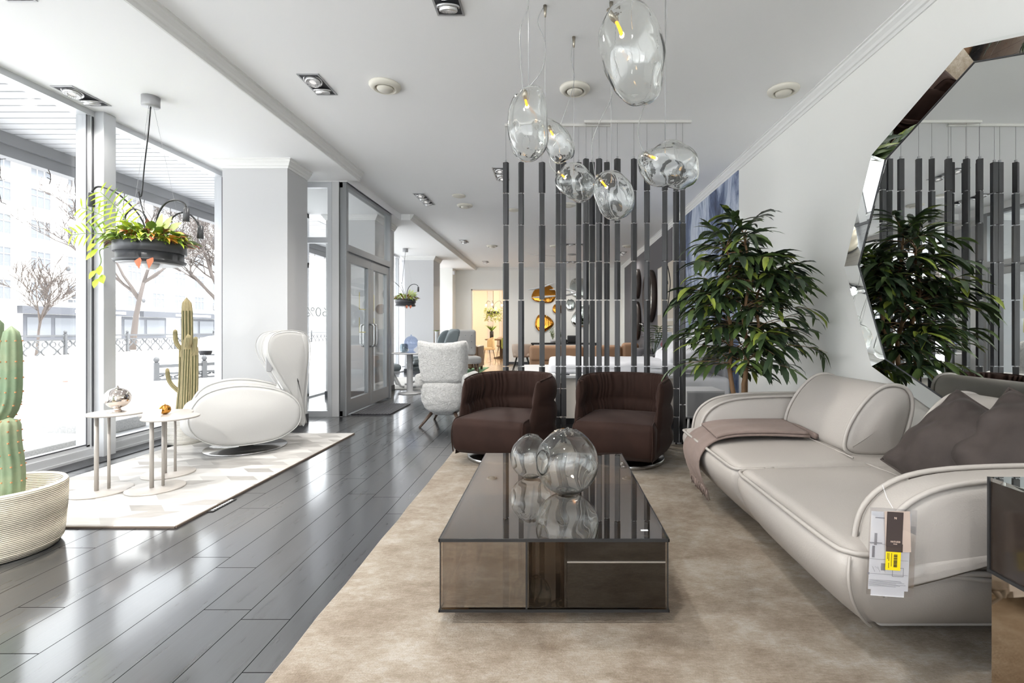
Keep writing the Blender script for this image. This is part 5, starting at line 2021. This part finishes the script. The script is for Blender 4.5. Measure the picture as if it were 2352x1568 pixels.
MB().lathe([(0, 0), (.3, 0), (.29, .03), (.07, .08), (.06, .7), (0, .7)], 24).build('pedestal', M['walnutleg'], t)


def dchair(name, label, loc, rz, mt, legs=True):
    t = thing(name, label, 'chair', loc, rz, 'chairs in the dining room')
    MB().rbox((.46, .44, .09), .04, (0, 0, .45), k=3, m=4).build('seat', mt, t)

    def bs(a, b):
        th = radians(-75 + 150 * a)
        return (.25 * sin(th), .05 + .2 * cos(th), .46 + .38 * b * (1 - .25 * abs(2 * a - 1) ** 2))
    m = MB().grid(17, 6, bs)
    o = m.build('backrest', mt, t)
    s_ = o.modifiers.new('solid', 'SOLIDIFY')
    s_.thickness = .035
    for sx in (-1, 1):
        for sy in (-1, 1):
            MB().cyl((sx * .16, sy * .15, .42), (sx * .23, sy * .22, 0), .013, .009, n=8).build('leg', M['black'], t)


M['cream'] = mat('cream_fabric', srgb(226, 206, 168), .8)
M['olive'] = mat('olive_fabric', srgb(134, 150, 84), .8)
M['taupefab'] = mat('taupe_fabric', srgb(158, 146, 136), .8)
M['beigefab'] = mat('beige_fabric', srgb(196, 178, 162), .75)
dchair('dining_chair', 'cream upholstered dining chair nearest the doorway', (-2.28, 16.9, 0), radians(-60), M['cream'])
dchair('dining_chair', 'olive green upholstered dining chair at the right of the dining table', (-1.66, 17.9, 0), radians(185), M['olive'])
dchair('dining_chair', 'taupe dining chair at the left behind the cream chair', (-2.9, 18.4, 0), radians(90), M['taupefab'])
dchair('dining_chair', 'taupe dining chair on the far side of the dining table', (-2.05, 19.9, 0), 0, M['taupefab'])
t = thing('grass_vase', 'tall grey vase of grasses on the dining table', 'vase', (-2.35, 18.7, .7455))
MB().lathe([(0, 0), (.07, 0), (.075, .28), (.065, .3), (.06, .28), (.06, .02), (0, .02)], 20).build('vase', M['charcoal'], t)
fo = MB()
for k in range(60):
    a = random.uniform(0, 6.28)
    fo.leaf((0, 0, .26), (cos(a) * .5, sin(a) * .5, 1), (cos(a), sin(a), .1), random.uniform(.25, .42), .02, .8, 4)
fo.build('grasses', plG[1], t)
B((-3.2, -2.95, 23.9, 23.99, 0, 3.0), (-2.6, -2.5, 23.9, 23.99, 0, 3.0)).build('trim_9', M['white'])['kind'] = 'structure'
t = thing('open_shelf', 'tall shelf frame standing behind the plant chandelier', 'shelf', (-1.75, 21.5, 0))
for x in (-.3, .3):
    for y in (-.18, .18):
        B((x - .02, x + .02, y - .02, y + .02, 0, 2.9)).build('post', M['walnutleg'], t)
for z in (.4, 1.0, 1.6, 2.2, 2.8):
    B((-.3, .3, -.18, .18, z, z + .03)).build('shelf_board', M['wood'], t)

# ------------------------------------------------------------------ behind the slat screen
t = thing('tub_chair', 'beige upholstered tub chair on black legs by the back wall', 'chair', (-.84, 13.2, 0), radians(180))


def tub(a, b):
    th = radians(-125 + 250 * a)
    k = .86 + .14 * sin(pi * min(1, b * 1.4) * .5)
    return (.27 * sin(th) * k, .24 * cos(th) * k, .36 + .36 * b * (1 - .15 * abs(2 * a - 1) ** 3))


o = MB().grid(25, 7, tub).build('shell', M['beigefab'], t)
o.modifiers.new('solid', 'SOLIDIFY').thickness = .05
MB().rbox((.42, .4, .1), .04, (0, -.02, .42), k=3, m=4).build('seat', M['beigefab'], t)
for sx in (-1, 1):
    for sy in (-1, 1):
        MB().cyl((sx * .13, sy * .12, .38), (sx * .24, sy * .22, 0), .016, .01, n=8).build('leg', M['black'], t)
M['cognac'] = mat('cognac_leather', srgb(178, 138, 106), .5, bump=.1, bscale=60, var=.08, vscale=3)


def bsofa(label, x0, x1, y, h, hi):
    t = thing('leather_sofa', label, 'sofa', ((x0 + x1) / 2, y, 0), 0, 'tan leather sofas seen from behind')
    w_ = x1 - x0
    MB().rbox((w_, .95, .30), .07, (0, .35, .24), k=4, m=5).build('seat_base', M['cognac'], t)
    MB().rbox((w_ * .62, .26, h - .28), .09, (-w_ * .19, -.02, .28 + (h - .28) / 2), k=4, m=5).build('backrest', M['cognac'], t)
    MB().rbox((w_ * .38, .26, h - .28 + hi), .09, (w_ * .31, -.02, .28 + (h - .28 + hi) / 2), k=4, m=5).build('backrest', M['cognac'], t)
    for sx in (-1, 1):
        for sy in (-.05, .75):
            MB().cyl((sx * (w_ / 2 - .12), sy, .1), (sx * (w_ / 2 - .12), sy, 0), .02).build('leg', M['black'], t)
    return t


bsofa('tan leather sofa seen from behind, left of the pair beyond the slat screen', -.60, .78, 12.5, .70, .0)
bsofa('tan leather sofa seen from behind, right of the pair next to the dark grey wall', 1.02, 2.12, 12.1, .72, .06)
t = thing('lounge_pillow', 'pale patterned cushion between the two tan leather sofas', 'pillow', (.92, 12.6, 0))
MB().rbox((.2, .3, .4), .08, (0, 0, .5)).build('cover', M['tagp'], t)
MB().rbox((.24, .6, .3), .06, (0, .1, .15)).build('stool_base', M['cognac'], t)
t = thing('console_table', 'long narrow black console table against the back wall under the pebble mirrors', 'table', (.35, 14.6, 0))
B((-1.0, 1.0, -.2, .2, .66, .71)).build('tabletop', M['black'], t)
for sx in (-1, 1):
    for sy in (-1, 1):
        B((sx * .95 - .025, sx * .95 + .025, sy * .16 - .02, sy * .16 + .02, 0, .66)).build('leg', M['black'], t)
t = thing('table_sculpture', 'black blocky desk ornament on the console table', 'ornament', (.60, 14.6, .7105))
MB().rbox((.34, .2, .22), .03, (0, 0, .11), k=3, m=3).build('body', M['black'], t)
MB().rbox((.14, .16, .1), .03, (-.24, 0, .05), k=3, m=3).build('side_block', M['black'], t)


def plantpot(label, loc, n, h, mt, pot=True, seed=1, w=.02):
    random.seed(seed)
    t = thing('potted_plant', label, 'potted plant', loc)
    MB().lathe([(0, 0), (.07, 0), (.09, .1), (.085, .1), (.06, .02), (0, .02)], 20).build('pot', M['white'], t)
    fo = MB()
    for k in range(n):
        a = random.uniform(0, 6.28)
        d = V((cos(a) * .3, sin(a) * .3, 1)).normalized()
        ln = h * random.uniform(.5, 1)
        q = V((0, 0, .06)) + d * ln
        fo.tube([(0, 0, .06), q], .004, 3)
        for j in range(7):
            b = random.uniform(0, 6.28)
            fo.leaf(V((0, 0, .06)) + d * ln * (.35 + .1 * j), (cos(b) * .7, sin(b) * .7, .6), (0, 0, 1), .09, w, .4, 3)
    fo.build('foliage', mt, t)


M['sage'] = mat('sage_leaf', srgb(150, 164, 118), .6)
plantpot('white bowl of pale green twigs on the console table', (.0, 14.55, .7105), 9, .42, M['sage'], seed=3, w=.03)
plantpot('second leafy plant on the console table beside the black ornament', (.2, 14.66, .7105), 8, .36, leafG[1], seed=4, w=.03)
# pebble mirrors on the back wall
M['amber'] = mat('amber_mirror', srgb(184, 122, 48), .03, metal=1.)
M['pmirror'] = mat('pebble_mirror_silver', srgb(196, 200, 196), .03, metal=1.)
sW = 15.46 / F


def pebble(label, px, py, pts, mt):
    t = thing('pebble_mirror', label, 'mirror', at(px, py, YB - .03), 0, 'pebble shaped mirrors on the back wall')
    o = spline([(a * sW, -b * sW) for a, b in pts], 6)
    MB().slab(o, .05, .022, 'y', bulge=.004).build('glass', mt, t)
    return t


pebble('amber egg-shaped mirror high on the back wall behind the white mobile lamp', 1249, 675, [(-28, 4), (-18, -12), (8, -22), (26, -8), (27, 8), (16, 20), (-8, 19), (-24, 14)], M['amber'])
pebble('amber drop-shaped mirror low on the back wall, left of all pebble mirrors', 1250, 742, [(-21, 2), (-16, -16), (-4, -21), (14, -12), (22, 2), (10, 14), (-4, 21), (-17, 14)], M['amber'])
pebble('smallest amber mirror in the middle of the back wall group', 1281, 709, [(-12, 0), (-7, -10), (6, -9), (12, 2), (4, 12), (-8, 9)], M['amber'])
pebble('small silver oval mirror right of the smallest amber one', 1310, 699, [(-10, 2), (-6, -11), (6, -11), (12, 0), (6, 12), (-5, 12)], M['pmirror'])
pebble('large silver drop-shaped mirror reflecting green, right on the back wall', 1333, 726, [(-21, 8), (-14, -8), (4, -24), (22, -26), (24, 0), (18, 22), (0, 25), (-16, 18)], M['pmirror'])
pebble('large round silver mirror at the top right of the back wall group', 1330, 660, [(-22, 0), (-16, -18), (2, -22), (18, -14), (22, 4), (14, 20), (-6, 22), (-18, 14)], M['pmirror'])
# mobile lamp
t = thing('mobile_lamp', 'white mobile lamp of thin leaf-shaped arms hanging in front of the amber mirrors', 'pendant lamp', (.4, 12.4, 2.05), 0)
MB().lathe([(0, 0), (.12, 0), (.12, -.02), (0, -.03)], 24, (.1, .4, ZM - 2.05)).build('canopy', M['grey'], t)
sM = 12.4 / F


def mp(px, py, dy=0.):
    p = at(px, py, 12.4)
    return V((p.x - .4, dy, p.z - 2.05))


for k, (a, b, c_) in enumerate((((1213, 667), (1240, 662), (1275, 650)), ((1223, 683), (1250, 682), (1280, 679)), ((1262, 664), (1300, 664), (1330, 672)), ((1285, 680), (1310, 674), (1334, 668)))):
    pts = spline([mp(*a, dy=-.2 + .15 * k), mp(*b, dy=-.2 + .15 * k), mp(*c_, dy=-.1 + .1 * k)], 6, False)
    MB().tube(pts, [.006 + .022 * sin(pi * i / (len(pts) - 1)) for i in range(len(pts))], 8).build('arm', M['white'], t)
    q = pts[len(pts) // 2]
    MB().cyl(q, (q[0], q[1], ZM - 2.05), .002, n=4).build('wire', M['wire'], t)
MB().tube([mp(1213, 584), mp(1275, 588)], .004, 5).build('cross_wire', M['wire'], t)
# round framed mirrors on the grey wall
M['darkframe'] = mat('dark_bronze_frame', srgb(70, 58, 52), .45)
for (y, z, r, lb) in ((12.45, 2.27, .38, 'smaller round dark-framed mirror high on the grey wall'), (12.55, 1.33, .5, 'large round dark-framed mirror low on the grey wall'), (10.8, 1.84, .58, 'largest round dark-framed mirror on the grey wall, nearest the slat screen')):
    t = thing('round_mirror', lb, 'mirror', (XR - .0125, y, z), 0, 'round mirrors on the dark grey wall')
    MB().lathe([(r - .03, 0), (r - .03, .11), (r, .11), (r, 0)], 48).xf(Matrix.Rotation(-pi / 2, 4, 'Y')).build('frame', M['darkframe'], t)
    MB().lathe([(0, .0), (r - .03, 0), (r - .03, .02), (0, .02)], 48).xf(Matrix.Rotation(-pi / 2, 4, 'Y')).build('mirror_glass', M['mirror'], t)
MB().tube([(XR - .012, 11.8, 1.25), (XR - .10, 11.8, 1.25), (XR - .10, 11.4, 1.22)], .015, 8).build('wall_lamp', M['steel'])
tag(bpy.data.objects['wall_lamp'], 'small chrome wall arm on the grey wall below the round mirrors', 'wall lamp')
# poster
M['poster'] = mat('poster_beige', srgb(206, 196, 180), .6)
M['posterl'] = mat('poster_pale', srgb(232, 228, 222), .6)
t = thing('wall_poster', 'tall beige poster with a line-drawn face and pale text lines on the far right wall', 'poster', (XR - .02, 9.3, 1.5))
B((-.01, .01, -.8, .8, -.8, .86)).build('sheet', M['poster'], t)
B((-.014, -.0105, .45, .79, -.1, .84)).build('pale_area', M['posterl'], t)
m = MB()
for pts in ([(.1, .75), (.25, .6), (.2, .4), (.32, .3), (.22, .2), (.25, .05), (.1, -.02)], [(-.1, .8), (-.3, .5), (-.2, .2), (-.05, -.05)], [(.05, .5), (-.08, .52), (-.12, .46)], [(.1, .22), (.0, .2)]):
    m.tube([(-.013, a, b) for a, b in spline(pts, 5, False)], .012, 5)
m.build('face_drawing', M['ink'], t)
m = MB()
for k in range(4):
    m.box(-.013, -.0105, -.6, -.05 + .12 * (k % 2), -.24 - k * .13, -.19 - k * .13)
m.build('text_lines', M['posterl'], t)


def mural():
    m, nt, out = new_mat('blue_mural')
    p = N(nt, 'BsdfPrincipled', i_Roughness=.6)
    a = N(nt, 'TexNoise', i_Scale=1.1, i_Detail=9., i_Roughness=.68, i_Distortion=1.2)
    L(nt, coords(nt, (1, 1.6, .55)), a.inputs['Vector'])
    L(nt, ramp(nt, a.outputs['Fac'], [(.36, srgb(44, 56, 84)), (.45, srgb(92, 106, 138)), (.52, srgb(160, 172, 196)), (.60, srgb(206, 214, 226)), (.72, srgb(128, 140, 168))]), p.inputs['Base Color'])
    L(nt, p.outputs[0], out.inputs[0])
    return m


tag(B((XR - .012, XR - .0005, 5.77, 8.5, .35, ZM - .09)).build('wall_mural', mural()), 'tall blue and white abstract mural on the right wall behind the ficus', 'mural')
# bed
M['linen'] = mat('white_linen', srgb(232, 232, 236), .8, bump=.5, bscale=9)
M['bedpanel'] = mat('beige_panel', srgb(214, 206, 196), .6)
M['headb'] = mat('grey_headboard', srgb(168, 168, 172), .75, bump=.2, bscale=10)
BD = thing('bed', 'wide bed with beige side panel and white bedding behind the slat screen', 'bed', (0, 0, 0))
B((-.42, 1.42, 5.62, 5.66, .08, .545)).build('side_panel', M['bedpanel'], BD)
B((-.42, -.38, 5.66, 7.3, .08, .545)).build('foot_panel', M['bedpanel'], BD)
B((-.46, 1.44, 5.56, 7.32, .545, .577)).build('ledge', M['white'], BD, bevel=.004)
B((-.40, 1.40, 5.68, 7.3, .0, .08)).build('plinth', M['black'], BD)


def sheet(p, q):
    return (p.x, p.y, p.z + (.02 * noise.noise(V((p.x * 3, p.y * 3, 2.))) + .012 * noise.noise(V((p.x * 9, p.y * 5, 5.)))) * (q[2] > 0))


MB().rbox((1.55, 1.45, .13), .05, (.72, 6.52, .64), k=3, m=24, fn=sheet).build('duvet', M['linen'], BD)
B((2.06, 2.17, 5.9, 7.4, .0, 1.12)).build('headboard', M['headb'], BD, bevel=.03)
MB().rbox((.8, 1.5, .5), .06, (1.72, 6.55, .28), k=3, m=4).build('mattress', M['linen'], BD)
for (c_, sz, ry, sd) in (((1.66, 6.05, .80), (.62, .5, .22), -25, 1), ((1.72, 6.7, .82), (.62, .5, .22), -30, 2), ((1.9, 6.3, .93), (.5, .5, .2), -50, 3)):
    tt = thing('bed_pillow', ('white pillow heaped at the front right corner of the bed', 'white pillow at the back of the bed', 'white pillow propped against the grey headboard')[sd - 1], 'pillow', c_, 0, 'white bed pillows')
    tt.rotation_euler = (0, radians(ry), radians(8 * sd - 14))
    MB().rbox(sz, .09, (0, 0, 0), k=4, m=8, fn=lambda p, q: (p.x, p.y, p.z * (1.25 - .5 * max(abs(q[0]), abs(q[1])) ** 2) + .015 * noise.noise(V(p) * 5))).build('pillowcase', M['linen'], tt)
for k, (x, lb) in enumerate(((-.05, 'open white magazine on the bed ledge'), (.10, 'closed grey book on the bed ledge'))):
    tag(MB().rbox((.2 - .04 * k, .14, .014), .004, (0, 0, .007), k=2, m=2).build('book', M['tagp' if k == 0 else 'charcoal'], loc=(x, 5.66, .5775 + .0), rot=(0, 0, .2 * k)), lb, 'book', 'books on the bed ledge')
t = thing('nightstand', 'white nightstand with grey drawer front behind the ficus and sofa arm', 'nightstand', (1.6, 5.3, 0))
B((-.2, .2, -.2, .2, .18, .46)).build('body', M['white'], t, bevel=.005)
B((-.19, .19, -.208, -.201, .20, .44)).build('drawer_front', M['grey'], t)
for sx in (-1, 1):
    for sy in (-1, 1):
        MB().cyl((sx * .17, sy * .17, .18), (sx * .19, sy * .19, 0), .012, .009).build('leg', M['white'], t)
# bedside flowers and small picture beyond the bed
t = thing('bedside_table', 'small round dark bedside table beyond the bed carrying a glass vase', 'table', (1.72, 8.05, 0))
MB().lathe([(0, .66), (.24, .66), (.24, .68), (0, .68)], 32).build('tabletop', M['charcoal'], t)
MB().lathe([(0, 0), (.16, 0), (.02, .03), (.02, .66), (0, .66)], 24).build('pedestal', M['charcoal'], t)
t = thing('flower_vase', 'clear glass vase with leafy green stems beside the white pillows', 'vase', (1.66, 8.0, .6805))
MB().lathe([(0, 0), (.05, 0), (.06, .12), (.055, .22), (.05, .22), (.055, .12), (.045, .01), (0, .01)], 24).build('vase', M['pane'], t)
fo = MB()
random.seed(6)
for k in range(11):
    a = random.uniform(0, 6.28)
    d = V((cos(a) * .45, sin(a) * .45, 1)).normalized()
    fo.tube([(0, 0, .02), V((0, 0, .02)) + d * .5], .004, 3)
    for j in range(8):
        b = random.uniform(0, 6.28)
        fo.leaf(V((0, 0, .02)) + d * (.2 + .04 * j), (cos(b), sin(b), .5), (0, 0, 1), .14, .035, .5, 4)
fo.build('stems', leafG[1], t)
t = thing('flower_picture', 'small white canvas with a pink flower leaning behind the glass vase', 'picture', (1.86, 8.25, .6805))
B((-.15, .15, -.01, .01, 0, .38)).build('canvas', M['tagp'], t)
M['pink'] = mat('pink_petal', srgb(226, 150, 156), .6)
m = MB()
for k in range(6):
    a = k * pi / 3
    m.prism([(.05 + .05 * cos(a) + .045 * cos(b), .17 + .06 * sin(a) + .045 * sin(b)) for b in [j * pi / 5 for j in range(10)]], -.0135 - .0003 * k, -.0105, 'y')
m.build('painted_flower', M['pink'], t)
t = thing('pouf', 'dark grey round pouf beside the tan sofa by the grey wall', 'pouf', (1.95, 10.6, 0))
MB().lathe([(0, 0), (.2, 0), (.24, .08), (.25, .3), (.22, .62), (.15, .7), (0, .71)], 32).build('cover', M['greywall'], t)
t = thing('small_plant', 'tiny green plant on the window ledge behind the slate recliner', 'potted plant', (-2.95, 12.4, 1.02))
MB().lathe([(0, -1.02), (.05, -1.02), (.05, -.0), (.06, .04), (0, .04)], 16).build('stand', M['white'], t)
fo = MB()
for k in range(14):
    a = k * 2.4
    fo.leaf((0, 0, .03), (cos(a), sin(a), .8), (0, 0, 1), .12, .04, .6, 3)
fo.build('foliage', leafG[2], t)
